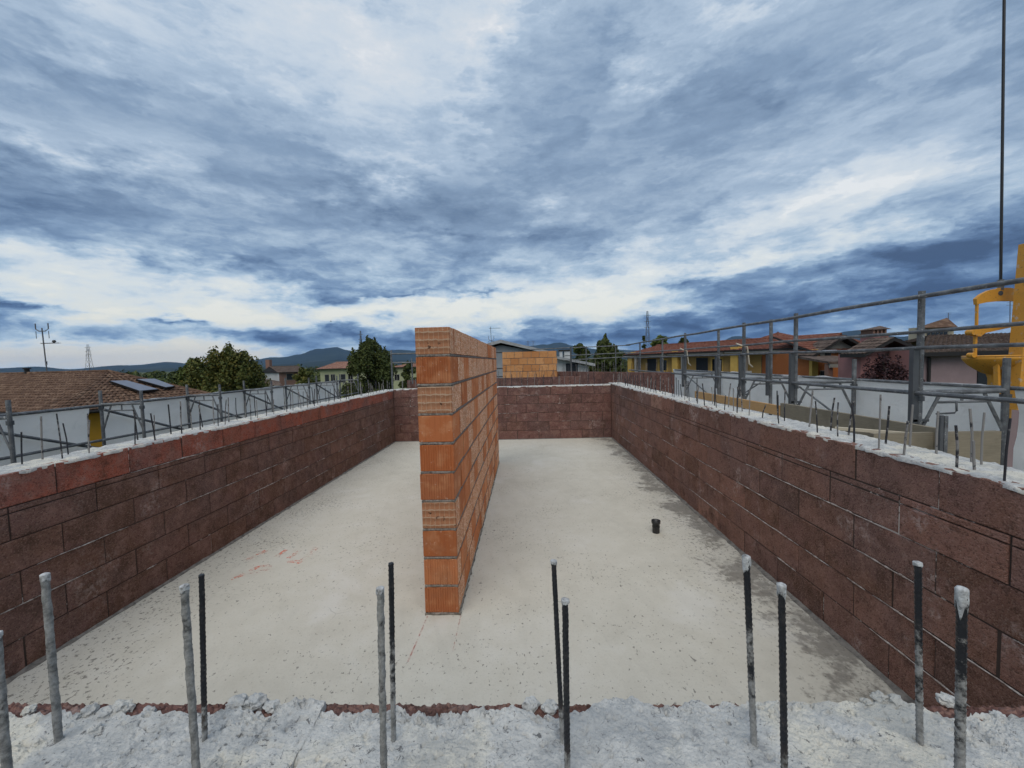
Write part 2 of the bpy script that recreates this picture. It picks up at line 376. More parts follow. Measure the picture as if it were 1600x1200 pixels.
def f_wood(c0, c1):
    def fn(t, v, r, pos, b):
        x, y, z = sep(pos); g = nz(xyz(t, x*4., y*4., z*40.), 3., 5, .6, .5); a = nz(pos, 6., 3)
        return mix((a-.5).smooth(0., .25)*.4, mix(g, c0, c1), scal(c0, .7))
    return fn
M['board'] = material('formwork_board', f_wood((.17, .145, .105), (.30, .26, .19)))
M['board_new'] = material('fresh_board', f_wood((.42, .24, .10), (.60, .38, .18)))
M['board_edge'] = material('sawn_edge', f_wood((.50, .43, .32), (.62, .56, .44)))
def f_yellow(t, v, r, pos, b):
    a = nz(pos, 5., 5, .65); f = nz(pos, 30., 4, .7)
    c = mix((a-.5).smooth(0., .3)*.5, (.60, .28, .035), (.40, .185, .03))
    c = mix((f-.60).smooth(0., .05)*.7, c, (.13, .07, .03)); g = nz(pos, 9., 5, .75)
    return mix((g-.60).smooth(0., .04)*.75, c, (.45, .43, .39))
M['crane'] = material('yellow_paint', f_yellow, .5, .4)
M['black'] = material('black_plastic', lambda t, v, r, pos, b: (.018, .018, .02), .4, .5)
M['cable'] = material('steel_cable', lambda t, v, r, pos, b: (.02, .02, .022), .5, .4)
def f_spray(t, v, r, pos, b):
    n1_ = nz(pos, 26., 4, .65); n2_ = nz(pos, 5., 3)
    a = (n1_+n2_*.5-.68).smooth(0., .3)*.85; t.links.new(a.k, b.inputs['Alpha'])
    return (.80, .25, .17)
M['spray'] = material('red_spray', f_spray)
def f_chalk(t, v, r, pos, b):
    n1_ = nz(pos, 34., 3, .6); a = (n1_-.40).smooth(0., .25)*.5; t.links.new(a.k, b.inputs['Alpha']); return (.50, .07, .05)
M['chalk'] = material('red_chalk', f_chalk)
def plaster(name, c, var=.25):
    def fn(t, v, r, pos, b):
        a = nz(pos, .6, 5, .65); f = nz(pos, 7., 4, .6)
        return mix((a-.42).smooth(0., .3)*.8, scal(c, 1-var), mix((f-.5).smooth(0., .3)*.25, c, scal(c, .75)))
    return material(name, fn, .9, .15)
def rooftile(name, c0, c1, c2):
    def fn(t, v, r, pos, b):
        d, cc = vor(pos, 5.5); k = sep(cc)[0]; a = nz(pos, .8, 4, .6); f = nz(pos, 9., 4, .65)
        c = ramp(k, [(0., c0), (.6, c1), (1., c2)]); return mix((a*.5+f*.5-.5).smooth(0., .2)*.5, c, scal(c0, .6))
    return material(name, fn, .9, .15)
M['p_yellow'] = plaster('yellow_plaster', (.52, .27, .035)); M['p_ochre'] = plaster('ochre_plaster', (.48, .315, .115)); M['p_pilaster'] = plaster('pale_yellow_plaster', (.66, .43, .12))
M['p_orange'] = plaster('orange_plaster', (.46, .155, .055)); M['p_pink'] = plaster('pink_plaster', (.40, .20, .19)); M['p_mauve'] = plaster('mauve_plaster', (.33, .245, .25))
M['p_white'] = plaster('white_plaster', (.55, .56, .56)); M['p_grey'] = plaster('grey_plaster', (.33, .35, .37)); M['p_cream'] = plaster('cream_plaster', (.54, .49, .36)); M['p_rose'] = plaster('rose_brickwork', (.30, .175, .135)); M['p_green'] = plaster('pale_green_plaster', (.42, .44, .27))
M['p_stone'] = plaster('stone_trim', (.36, .34, .30)); M['p_base'] = plaster('raw_render', (.3, .29, .27))
M['t_brown'] = rooftile('brown_tiles', (.10, .06, .042), (.125, .074, .05), (.20, .13, .09)); M['t_red'] = rooftile('red_tiles', (.13, .05, .034), (.175, .068, .046), (.24, .105, .072)); M['t_dark'] = rooftile('dark_tiles', (.075, .055, .048), (.115, .085, .07), (.16, .12, .10))
M['t_grey'] = rooftile('grey_sheet', (.26, .27, .28), (.31, .32, .33), (.36, .37, .38)); M['t_pale'] = rooftile('pink_tiles', (.22, .12, .09), (.29, .15, .11), (.36, .21, .16))
M['glass'] = material('window_glass', lambda t, v, r, pos, b: (.012, .015, .02), .12, .6)
M['shutter'] = material('dark_shutter', lambda t, v, r, pos, b: (.018, .022, .028), .6, .3)
M['panel'] = material('solar_glass', lambda t, v, r, pos, b: mix(nz(pos, 3., 2), (.10, .115, .16), (.16, .18, .235)), .22, .7)
M['gutter'] = material('dark_gutter', lambda t, v, r, pos, b: (.02, .017, .016), .5, .3)
M['metal'] = material('thin_metal', lambda t, v, r, pos, b: (.10, .105, .115), .5, .4)
M['lamp'] = material('lamp_paint', lambda t, v, r, pos, b: (.36, .38, .41), .5, .4)
def f_leaf(stops, auto=0.):
    def fn(t, v, r, pos, b):
        a = nz(pos, 1.1, 3, .6); f = nz(pos, 9., 2)
        d, cc = vor(pos, 6.); k = sep(cc)[0]
        b.inputs['Transmission Weight'].default_value = 0.
        return ramp(a*.55+k*.3+f*.15, stops)
    return fn
M['leaf'] = material('green_leaves', f_leaf([(.25, (.055, .08, .022)), (.5, (.10, .135, .036)), (.68, (.15, .17, .045)), (.8, (.22, .19, .045))]), .7, .2)
M['leaf_dark'] = material('dark_leaves', f_leaf([(.25, (.026, .038, .012)), (.5, (.055, .072, .02)), (.75, (.11, .12, .034))]), .7, .2)
M['leaf_autumn'] = material('autumn_leaves', f_leaf([(.25, (.034, .048, .013)), (.45, (.068, .084, .021)), (.6, (.12, .115, .027)), (.78, (.22, .15, .033))]), .7, .2)
M['leaf_plum'] = material('plum_leaves', f_leaf([(.25, (.018, .010, .012)), (.5, (.04, .018, .02)), (.75, (.085, .035, .035))]), .7, .2)
M['bark'] = material('bark', lambda t, v, r, pos, b: mix(nz(pos, 9., 4), (.04, .032, .025), (.10, .082, .062)))
M['grass_far'] = material('far_fields', lambda t, v, r, pos, b: ramp(nz(pos, .006, 6, .6)*.7+nz(pos, .05, 4)*.3, [(.3, (.028, .045, .016)), (.48, (.06, .085, .03)), (.56, (.13, .12, .06)), (.68, (.05, .07, .025))]), .95, .1)
M['hill'] = material('wooded_hills', lambda t, v, r, pos, b: ramp(nz(pos, .0012, 6, .65), [(.3, (.012, .018, .014)), (.55, (.022, .032, .02)), (.68, (.05, .055, .035))]), .95, .05)
M['asphalt'] = material('asphalt', lambda t, v, r, pos, b: mix(nz(pos, 3., 5), (.04, .04, .042), (.065, .065, .066)), .9, .2)

# ------------------------------------------------------------------ terrain, street, hills
GZ = -6.2
g = MB(); NR, NA = 40, 90
for i in range(NR+1):
    rr = 0. if i == 0 else 4*(20000/4)**((i-1)/(NR-1))
    for k in range(NA): g.v.append((rr*math.cos(2*math.pi*k/NA), rr*math.sin(2*math.pi*k/NA)+5, GZ))
for i in range(NR):
    for k in range(NA): g.f.append((i*NA+k, i*NA+(k+1) % NA, (i+1)*NA+(k+1) % NA, (i+1)*NA+k))
g.build('ground', M['grass_far'], kind='structure')
MB().obox((11, 0, GZ+.004), Vector((.46, -.89, 0)), Vector((.89, .46, 0)), Vector((0, 0, 1)), -60, 30, -3, 4, -.1, .02).build('road', M['asphalt'], kind='structure')
SKY = [(-200, 574), (0, 575), (60, 573), (110, 576), (200, 569), (260, 565), (300, 568), (380, 564), (430, 556), (470, 552), (500, 545), (522, 541), (548, 544), (580, 553), (600, 549), (625, 546), (650, 546), (700, 547), (760, 545), (797, 534), (815, 541), (850, 537), (875, 534), (900, 540), (960, 546), (1020, 546), (1080, 541), (1120, 533), (1150, 523), (1180, 526), (1230, 526), (1280, 523), (1320, 516), (1345, 514), (1365, 520), (1420, 524), (1500, 526), (1600, 528), (1800, 530)]
def azel(u, v):
    d = ray(u, v); return math.atan2(d.x, d.y), d.z/math.hypot(d.x, d.y)
SK = [azel(u, v) for u, v in SKY]
def skyline(a):
    for (a0, e0), (a1, e1) in zip(SK, SK[1:]):
        if a0 <= a <= a1: return e0+(e1-e0)*(lambda q: q*q*(3-2*q))((a-a0)/(a1-a0))
    return SK[0][1] if a < SK[0][0] else SK[-1][1]
def hills(name, r0, scale, seed, lift):
    h = MB(); A0, A1, n, m_ = math.radians(-62), math.radians(60), 420, 12
    for i in range(n+1):
        a = A0+(A1-A0)*i/n; top = max(.0015, (skyline(a)*scale+lift))*r0
        top *= 1+.16*fbm(Vector((a*14+seed, seed, 0)), 5)
        for j in range(m_+1):
            q = j/m_; rr = r0*(.72+.28*q); prof = q**1.35
            hh = top*prof*(1+.22*fbm(Vector((a*30+seed, q*3, 2.)), 4)*(1-q))
            h.v.append((rr*math.sin(a), rr*math.cos(a), GZ-1+max(0, hh)+(EYE-GZ)*q))
    for i in range(n):
        for j in range(m_): b0 = i*(m_+1)+j; h.f.append((b0, b0+m_+1, b0+m_+2, b0+1))
    h.build(name, M['hill'], smooth=True, kind='structure')
hills('hills', 11500, .93, 3.1, 0.)
hills('hills', 7200, .30, 8.7, .0)

# ------------------------------------------------------------------ room: floor and block walls
XR, XL, YN, YF, T = 1.965, -3.12, .645, 9.5, .30
slab = MB().box(XL-T, XR+T, .34, 13.3, -.3, 0).build('floor', M['floor'], kind='structure')
def stroke(pts, w, mat, name):
    s_ = MB(); P_ = [PZ(u, v, .002) for u, v in pts]
    for i, p in enumerate(P_):
        d = (P_[min(i+1, len(P_)-1)]-P_[max(i-1, 0)]).normalized(); n_ = Vector((-d.y, d.x, 0))*w*.5
        s_.v += [tuple(p+n_), tuple(p-n_)]
    s_.f = [(2*i, 2*i+1, 2*i+3, 2*i+2) for i in range(len(P_)-1)]
    return s_.build(name, mat, slab)
stroke([(668, 962), (653, 998), (637, 1034)], .010, M['chalk'], 'chalk_line'); stroke([(720, 961), (714, 988), (707, 1018)], .006, M['chalk'], 'chalk_line')
for pts in ([(386, 875), (400, 868), (416, 860)], [(432, 870), (440, 864), (448, 859)], [(450, 872), (460, 866), (468, 860)], [(468, 878), (482, 868), (495, 855)], [(449, 878), (460, 877), (470, 879)],
            [(360, 905), (385, 896), (402, 886), (420, 883), (422, 888), (402, 894), (385, 896)]): stroke(pts, .05, M['spray'], 'spray_mark')

_bm = {}
def block_mesh(L, H, D, groove=False):
    """block lying along local X from 0 to L, face towards -Y at y=0, chamfered face"""
    key = (round(L, 3), round(H, 3), D, groove)
    if key in _bm: return _bm[key]
    c = .005; m_ = MB()
    def piece(z0, z1):
        m_.add([(0, c, z0), (L, c, z0), (L, c, z1), (0, c, z1), (c, 0, z0+c), (L-c, 0, z0+c), (L-c, 0, z1-c), (c, 0, z1-c), (0, D, z0), (L, D, z0), (L, D, z1), (0, D, z1)],
               [(4, 5, 6, 7), (0, 1, 5, 4), (1, 2, 6, 5), (2, 3, 7, 6), (3, 0, 4, 7), (1, 0, 8, 9), (2, 1, 9, 10), (3, 2, 10, 11), (0, 3, 11, 8), (9, 8, 11, 10)])
    if groove: piece(0, H-.040); piece(H-.034, H)
    else: piece(0, H)
    me = bpy.data.meshes.new('block'); me.from_pydata(m_.v, [], m_.f); me.update(); _bm[key] = me
    return me
def block_wall(root, o, ax, nrm, length, height, courses, offs, matf, groove=None, jt=.006):
    """blocks along ax, visible face towards nrm; o is the foot of the face"""
    hc = height/courses; rz = math.atan2(ax.y, ax.x); flip = ax.x*nrm.y-ax.y*nrm.x > 0   # face left of ax
    for c in range(courses):
        s = -((offs[c % len(offs)]) % .5)
        while s < length-.02:
            a, b_ = max(s, 0), min(s+.5, length); s += .5
            if b_-a < .03: continue
            jt_ = jt; L = round(b_-a-jt_-rnd.choice((0, 0, .002, .004)), 3); me = block_mesh(L, hc-jt, .07, c == groove)
            mt = matf(c)
            if me.materials and me.materials[0] is not mt or not me.materials:
                key = (me.name, mt.name)
                if key not in _bm: q = me.copy(); q.materials.clear(); q.materials.append(mt); _bm[key] = q
                me = _bm[key]
            pr = rnd.uniform(-.003, .0035)
            if flip: p = Vector(o)+ax*(a+jt/2+L)+nrm*pr; rot = rz+math.pi
            else: p = Vector(o)+ax*(a+jt/2)+nrm*pr; rot = rz
            ob = link('block', me, mt, root, p+Vector((0, 0, c*hc+jt/2))-root.location)
            ob.rotation_euler = (rnd.gauss(0, .0015), 0, rot+rnd.gauss(0, .003))
def crust(root, o, ax, ay, length, width, z, res=.02, amp=.012, seed=0., over=.010, name='concrete_fill'):
    """poured concrete crown of a wall: rough top, ragged edges"""
    n, m_ = max(2, int(length/res)), max(6, int(width/res)); b_ = MB()
    for i in range(n+1):
        x = length*i/n
        r0 = -over*.2-over*1.1*fbm(Vector((x*11+seed, 1.3, 0)), 4); r1 = over*.2+over*1.1*fbm(Vector((x*11+seed, 7.7, 0)), 4)
        for j in range(-1, m_+2):
            q = min(max(j/m_, 0), 1); y = r0+(width+r1-r0)*q; w = Vector((x+seed, y, seed))
            h = amp*(fbm(w*14, 4)*.8+fbm(w*45, 3)*.55)+amp*.5
            if j in (0, m_): h = h*.7-.002+.006*fbm(Vector((x*25, q*3, seed)), 3)
            if j in (-1, m_+1): h = -.016-.008*fbm(Vector((x*18, q*5, seed+4)), 3)
            b_.v.append(tuple(Vector(o)+ax*x+ay*y+Vector((0, 0, z+h))))
    W = m_+3
    for i in range(n):
        for j in range(W-1): k = i*W+j; b_.f.append((k, k+W, k+W+1, k+1))
    return b_.build(name, M['rough'], root, smooth=True)
EX, EY, EZ = Vector((1, 0, 0)), Vector((0, 1, 0)), Vector((0, 0, 1))
def starter(root, p, h, r, lean, n=6):
    q = Vector(p)+Vector((lean[0], lean[1], h)); mid_ = (Vector(p)+q)/2+Vector((rnd.gauss(0, .003), rnd.gauss(0, .003), 0))
    return MB().tube([Vector(p)-Vector((0, 0, .04)), mid_, q], r, n).build('reinforcing_bar', M['bar_far'], root)
def bar_row(root, o, ax, ay, length, width, z, start=.1):
    s = start
    while s < length:
        for q in (.27, .73):
            if rnd.random() < .9:
                p = Vector(o)+ax*(s+rnd.gauss(0, .035))+ay*(width*q+rnd.gauss(0, .02))+EZ*z
                starter(root, p, max(.12, rnd.gauss(.235, .045)), rnd.choice((.0042, .0045, .0055)), (rnd.gauss(0, .012), rnd.gauss(0, .014)))
        s += .175
HL, HR, HF = 1.225, 1.262, 1.238
# left wall (face towards +X)
wl = thing('block_wall', 'long brown block wall with a brick-red top course, opposite the warmer brown wall', 'wall', (XL, 5, 0))
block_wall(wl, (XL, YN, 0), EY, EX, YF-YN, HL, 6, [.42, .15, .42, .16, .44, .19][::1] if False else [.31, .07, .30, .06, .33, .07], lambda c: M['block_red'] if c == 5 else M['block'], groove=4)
MB().box(XL-T+.0, XL-.006, YN, YF+T, .0, HL-.012).build('core', M['joint'], wl)
crust(wl, (XL-T, YN-.3, 0), EY, EX, YF-YN+T+.3, T, HL-.006, seed=2.)
bar_row(wl, (XL-T, 1.0, 0), EY, EX, YF-1.0, T, HL)
# right wall (face towards -X)
wr_ = thing('block_wall', 'long warm brown block wall beside the black pipe stub', 'wall', (XR, 5, 0))
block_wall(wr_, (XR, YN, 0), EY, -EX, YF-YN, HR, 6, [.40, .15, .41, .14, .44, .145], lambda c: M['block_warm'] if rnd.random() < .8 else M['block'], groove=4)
MB().box(XR+.006, XR+T, YN, YF+T, .0, HR-.012).build('core', M['joint'], wr_)
crust(wr_, (XR, YN-.3, 0), EY, EX, YF-YN+T+.3, T, HR-.006, seed=9.)
bar_row(wr_, (XR, .92, 0), EY, EX, YF-.8, T, HR)
# far wall (face towards -Y)
wf = thing('block_wall', 'short plum brown block wall closing the room behind the orange brick wall', 'wall', (0, YF, 0))
block_wall(wf, (XL, YF, 0), EX, -EY, XR-XL, HF, 6, [.1, .36, .12, .38, .1, .31], lambda c: M['block_plum'])
MB().box(XL, XR, YF+.006, YF+T, .0, HF-.012).build('core', M['joint'], wf)
crust(wf, (XL+.01, YF, 0), EX, EY, XR-XL-.02, T, HF-.006, seed=5., amp=.008)
bar_row(wf, (XL, YF, 0), EX, EY, XR-XL, T, HF, .2)
def squeeze(root, o, ax, nrm, length, height, n, seed):
    q = random.Random(seed); s_ = MB(); hc = height/6
    for _ in range(n):
        c = q.choice((1, 2, 2, 3, 3, 4, 5)); x = q.uniform(.1, length-1.); L = q.choice((.12, .2, .35, .55, .8))*q.uniform(.7, 1.2); k = max(4, int(L/.02)); b0 = len(s_.v)
        for i in range(k+1):
            xx = x+L*i/k; e = max(0., math.sin(math.pi*i/k))**.4; f_ = fbm(Vector((xx*14, c*3, seed)), 4); hh = max(.0006, (.0026+.0075*f_)*e); zz = c*hc+.003*fbm(Vector((xx*6, c, seed)), 2)
            p = Vector(o)+ax*xx+EZ*zz
            s_.v += [tuple(p-EZ*hh+nrm*-.004), tuple(p-EZ*hh*.4+nrm*(.0035+.003*f_)*e), tuple(p+EZ*hh*.6+nrm*(.003+.002*f_)*e), tuple(p+EZ*hh+nrm*-.004)]
        for i in range(k):
            for j in range(3): a = b0+i*4+j; s_.f.append((a, a+4, a+5, a+1))
    s_.build('squeezed_mortar', M['squeeze'], root, smooth=True)
squeeze(wl, (XL+.002, YN, 0), EY, EX, YF-YN, HL, 34, 3); squeeze(wr_, (XR-.002, YN, 0), EY, -EX, YF-YN, HR, 46, 4); squeeze(wf, (XL, YF-.002, 0), EX, -EY, XR-XL, HF, 12, 5)
# fillets of mortar where the walls meet the floor
def fillet(root, o, ax, nrm, length, w=.022, h=.016):
    f_ = MB(); n = int(length/.06)
    for i in range(n+1):
        x = length*i/n; a = .55+.6*abs(fbm(Vector((x*5, o[0]*3, 1)), 3)); p = Vector(o)+ax*x
        f_.v += [tuple(p+EZ*h*a), tuple(p+nrm*w*a*.6+EZ*h*.4*a), tuple(p+nrm*w*a*1.2+EZ*.001)]
    for i in range(n):
        for j in range(2): k = i*3+j; f_.f.append((k, k+3, k+4, k+1))
    f_.build('mortar_fillet', M['fillet'], root, smooth=True)
fillet(wl, (XL+.002, YN, 0), EY, EX, YF-YN, .03, .02); fillet(wr_, (XR-.002, YN, 0), EY, -EX, YF-YN, .04, .02); fillet(wf, (XL, YF-.002, 0), EX, -EY, XR-XL)

# ------------------------------------------------------------------ near wall with the big starter bars
ZN = 1.252
wn = thing('block_wall', 'low wall crowned with lumpy pale concrete and twelve upright steel bars', 'wall', (0, .5, 0))
block_wall(wn, (XL, YN, 0), EX, EY, XR-XL, ZN-.004, 6, [.1, .36], lambda c: M['block_warm'])
MB().box(XL-T, XR+T, .345, YN-.006, 0, ZN-.02).build('core', M['joint'], wn)
rim = MB(); x0, x1, RES = -1.25, 1.2, .0032; nx, ny = int((x1-x0)/RES), 22
for i in range(nx+1):
    for j in range(ny+1):
        x = x0+(x1-x0)*i/nx; y = YN+.002-.0032*j
        d_, p_ = mnoise.voronoi(Vector((x*118, y*118, .5)))
        h = max(0, .62-d_[0])*.011*(.6+.8*mnoise.random() if False else 1)+.003*fbm(Vector((x*16, y*16, 3)), 3)
        if j == 0: h = -.05
        rim.v.append((x, y, ZN+h-.003))
for i in range(nx):
    for j in range(ny): k = i*(ny+1)+j; rim.f.append((k, k+1, k+ny+2, k+ny+1))
rim.build('gravelly_block_rim', M['block_plum'], wn, label='pinkish brown gravelly rim of the blocks')
cr = MB(); RES = .0027; nx, y0 = int(2.45/RES), .33; ny = int((YN-y0)/RES)
def clods(x, y, s, seed):                                              # broken clods: flat tops, sharp creases
    d_, p_ = mnoise.voronoi(Vector((x*s, y*s, seed))); k = min(1, (d_[1]-d_[0])*3.2)
    return k*(.2+.8*(math.sin(p_[0].x*12.9+p_[0].y*78.2+seed)*.5+.5))
def top_h(x, y, edge):
    w = Vector((x, y, 0)); e = max(0, 1-(edge-y)/.045)
    zone = max(0, min(1, (fbm(Vector((x*4, y*7, 11)), 4)-.16)*2.4+e*1.25))            # crumbly here, trowelled flat elsewhere
    wx, wy = x+.010*fbm(w*40, 3), y+.010*fbm(w*40+Vector((9, 0, 0)), 3)
    h = .003+.003*fbm(w*6, 2)+.0011*fbm(w*110, 4, .6)+.0009*clods(wx, wy, 240, 3.)
    h += zone*(.0065*clods(wx, wy, 38, 1.)+.0060*clods(wx, wy, 85, 4.)+.0038*clods(wx, wy, 170, 7.)-.006)
    h += e*.012*max(0, fbm(Vector((x*14, y*14, 4)), 4)+.12)
    crack = abs(fbm(Vector((x*5, y*11, 21)), 4)); h -= .006*max(0, 1-crack/.012)*max(0, min(1, 3*fbm(Vector((x*3, y*3, 30)), 2)+.2))
    return h-.012*max(0, fbm(w*70, 2)-.36)
for i in range(nx+1):
    x = -1.25+2.45*i/nx
    edge = YN-.030+.022*fbm(Vector((x*6, 0, 1)), 3)+.010*fbm(Vector((x*33, 0, 2)), 3)
    if x > .05: edge += .026*min(1, (x-.05)/.08)*(1 if x < .60 else max(0, 1-(x-.60)/.03))
    if -.42 < x < -.34: edge += .02
    for j in range(ny+1):
        y = y0+(edge-y0)*j/ny; cr.v.append((x, y, ZN+.004+top_h(x, y, edge)))
    cr.v.append((x, edge+.004, ZN-.02))
for i in range(nx):
    for j in range(ny+1): k = i*(ny+2)+j; cr.f.append((k, k+ny+2, k+ny+3, k+1))
cr.build('concrete_fill', M['rough'], wn)
def lump(p, r, sq=.7, seed=0):
    bm = bmesh.new(); bmesh.ops.create_icosphere(bm, subdivisions=3, radius=1)
    for v in bm.verts:
        q = v.co.copy(); k = 1+.45*fbm(q*1.6+Vector((seed*3.1, 0, 0)), 4)+.22*fbm(q*5+Vector((seed, 5, 0)), 4)
        v.co = Vector((q.x*k*r, q.y*k*r*.8, q.z*k*r*sq))+Vector(p)
    m_ = MB(); m_.v = [tuple(v.co) for v in bm.verts]; bm.verts.index_update(); m_.f = [tuple(v.index for v in f.verts) for f in bm.faces]; bm.free(); return m_
for i, (u, v, r) in enumerate([(118, 1122, .009), (140, 1112, .013), (165, 1116, .014), (190, 1106, .016), (150, 1140, .010), (370, 1100, .016), (400, 1098, .017), (425, 1104, .012), (232, 1112, .010), (1480, 1094, .013), (1375, 1092, .012), (1400, 1098, .014), (1355, 1100, .010), (830, 1100, .013), (770, 1166, .007), (860, 1104, .012), (960, 1100, .010), (1208, 1150, .008), (1560, 1120, .009), (60, 1160, .007), (45, 1110, .010)]):
    lump(PZ(u, v, ZN+.006), r, .7, i).build('concrete_lump', M['rough'], wn)
def big_bar(ut, vt, ub, y, mat, r, label, cap=None):
    """ribbed bar: its top at pixel (ut, vt), passing pixel (ub, 1160), standing at depth y"""
    top, b0 = PY(ut, vt, y), PY(ub, 1160, y); dirv = b0-top; base = top+dirv*((ZN-.03-top.z)/dirv.z)
    d = top-base; L = d.length; d.normalize(); n, step = 14, .0017; m_ = int(L/step); b_ = MB(); a = d.cross(EX).normalized(); c = d.cross(a); r = r*.70
    cem = mat is M['bar_cement']
    for i in range(m_+1):
        s = L*i/m_
        for q in range(n):
            th = 2*math.pi*q/n; ph = (s/.0072+.35*math.sin(th)+(.5 if math.cos(th) > 0 else 0)) % 1.
            rib = max(0, 1-abs(ph-.5)/.24)*(.0006 if cem else .0009)*abs(math.sin(th+.4))**.4
            rr = r+rib+.0004*fbm(Vector((math.cos(th)*2, math.sin(th)*2, s*40+ut)), 3)+(.0011 if q in (0, 7) else 0)
            if cem: rr += .0010*fbm(Vector((math.cos(th)*1.3, math.sin(th)*1.3, s*60+ut)), 4)+.0004
            if s < .05: rr += .0022*(1-s/.05)**2
            b_.v.append(tuple(base+d*s+(a*math.cos(th)+c*math.sin(th))*rr))
    for i in range(m_):
        for q in range(n): b_.f.append((i*n+q, i*n+(q+1) % n, (i+1)*n+(q+1) % n, (i+1)*n+q))
    b_.f.append(tuple(m_*n+q for q in range(n)))
    o = b_.build('reinforcing_bar', mat, wn, smooth=True, label=label)
    if cap:                                                          # splash of cement clinging to the top, running down unevenly
        k = MB(); N, K = 18, 16; Lc = .0075*cap
        for i in range(K+1):
            for q in range(N):
                th = 2*math.pi*q/N; run = Lc*(.75+.45*fbm(Vector((math.cos(th)*1.1, math.sin(th)*1.1, ut)), 2)+.3*fbm(Vector((math.cos(th)*4, math.sin(th)*4, ut)), 2)); run = max(.003, run)
                s = L-run+(run+.0015)*i/K; e = i/K
                rr = (r+.0006)+.0008*min(1, e*6)*(1+.9*fbm(Vector((math.cos(th)*2, math.sin(th)*2, s*140+ut)), 4)) - (.0016 if i == 0 else 0)
                if i == K: rr *= .8
                k.v.append(tuple(base+d*s+(a*math.cos(th)+c*math.sin(th))*rr))
        k.v.append(tuple(base+d*(L+.0035)))
        for i in range(K):
            for q in range(N): k.f.append((i*N+q, i*N+(q+1) % N, (i+1)*N+(q+1) % N, (i+1)*N+q))
        for q in range(N): k.f.append((K*N+q, K*N+(q+1) % N, (K+1)*N))
        k.build('cement_cap', M['cement'], o, smooth=True)
    return o
yb, yf = .570, .502
big_bar(70, 898, 92, yb, M['bar_cement'], .0062, 'grey cement-coated bar with a pale flat cap, near the brown wall', 1.6)
big_bar(315, 898, 320, yb, M['bar_dark'], .0050, 'bare black bar beside a cement-grey one', None)
big_bar(611, 880, 615, yb, M['bar_half'], .0050, 'bar black above and cement-grey below, in front of the brick wall', None)
big_bar(865, 877, 879, yb, M['bar_dark'], .0046, 'thin black bar leaning left with a crumb of cement on top', .8)
big_bar(1166, 870, 1178, yb, M['bar_half'], .0058, 'ribbed grey bar with a knob of white cement', 3.4)
big_bar(1434, 880, 1437, yb, M['bar_half'], .0054, 'black bar spotted with white cement below its top', .5)
big_bar(-6, 990, 8, yf, M['bar_cement'], .0062, 'cement-coated ribbed bar near the corner', 1.)
big_bar(288, 916, 304, yf, M['bar_cement'], .0056, 'leaning cement-grey bar beside a bare black one', 1.2)
big_bar(594, 920, 599, yf, M['bar_cement'], .0054, 'straight cement-grey bar in front of the brick wall', 1.0)
big_bar(883, 938, 886, yf, M['bar_dark'], .0052, 'straight black bar with a dab of cement on top', .8)
big_bar(1221, 914, 1225, yf, M['bar_dark'], .0053, 'black bar with a white cement cap', 2.6)
big_bar(1503, 920, 1500, yf, M['bar_half'], .0068, 'thick black bar with white cement running down from its top', 4.2)

# ------------------------------------------------------------------ orange brick wall in the middle of the room
BX0, BX1, BY0, BY1, BH, NC = -.765, -.520, 2.85, 7.36, 2.09, 10
bw = thing('brick_wall', 'tall orange hollow-brick wall standing alone in the middle of the concrete floor', 'wall', ((BX0+BX1)/2, 5, 0))
pc = (BH-.016)/NC; bh = pc-.019
def brick_mesh(L, W, H, var=''):
    key = ('brick', round(L, 3), W, H, var)
    if key in _bm: return _bm[key]
    c = .004; m_ = MB(); xs = [(c, 0), (W-c, 0)]
    if var == 'rib':                                                 # vertical keying grooves on the end face
        xs = [(c, 0)]; n = 13; p = (W-.02)/n
        for i in range(n): x = .010+p*i; xs += [(x, 0), (x+.003, .0035), (x+.008, .0035), (x+.011, 0)]
        xs.append((W-c, 0))
    ring = xs+[(W, c), (W, L-c), (W-c, L), (c, L), (0, L-c), (0, c)]; N = len(ring); cx, cy = W/2, L/2
    for z, k in ((0, c), (c, 0), (H-c, 0), (H, c)):
        for x, y in ring: m_.v.append((x+(k if x < .01 else -k if x > W-.01 else 0), y+(k if y < .01 else -k if y > L-.01 else 0), z))
    m_.f = [tuple(range(N))[::-1], tuple(3*N+i for i in range(N))]+[(j*N+i, j*N+(i+1) % N, (j+1)*N+(i+1) % N, (j+1)*N+i) for j in range(3) for i in range(N)]
    me = bpy.data.meshes.new('brick'); me.from_pydata(m_.v, [], m_.f); me.update()
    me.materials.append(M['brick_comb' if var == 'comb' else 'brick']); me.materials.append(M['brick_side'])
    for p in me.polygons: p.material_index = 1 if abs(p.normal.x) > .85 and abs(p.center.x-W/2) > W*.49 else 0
    _bm[key] = me; return me
for c in range(NC):
    z = .016+pc*c; s = BY0 - (0 if c % 2 == 0 else .15); first = True
    while s < BY1-.02:
        a, b_ = max(s, BY0), min(s+.30, BY1); s += .30
        if b_-a < .05: continue
        end = a < BY0+.01; row = NC-1-c; var = (('comb' if row in (0, 2, 6) else 'rib' if row in (1, 4, 5, 8, 9) else '') if end else '')
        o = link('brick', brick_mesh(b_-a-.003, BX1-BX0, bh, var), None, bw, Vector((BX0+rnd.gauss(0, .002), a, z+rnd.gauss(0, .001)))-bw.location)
        o.rotation_euler = (0, rnd.gauss(0, .0015), rnd.gauss(0, .002))
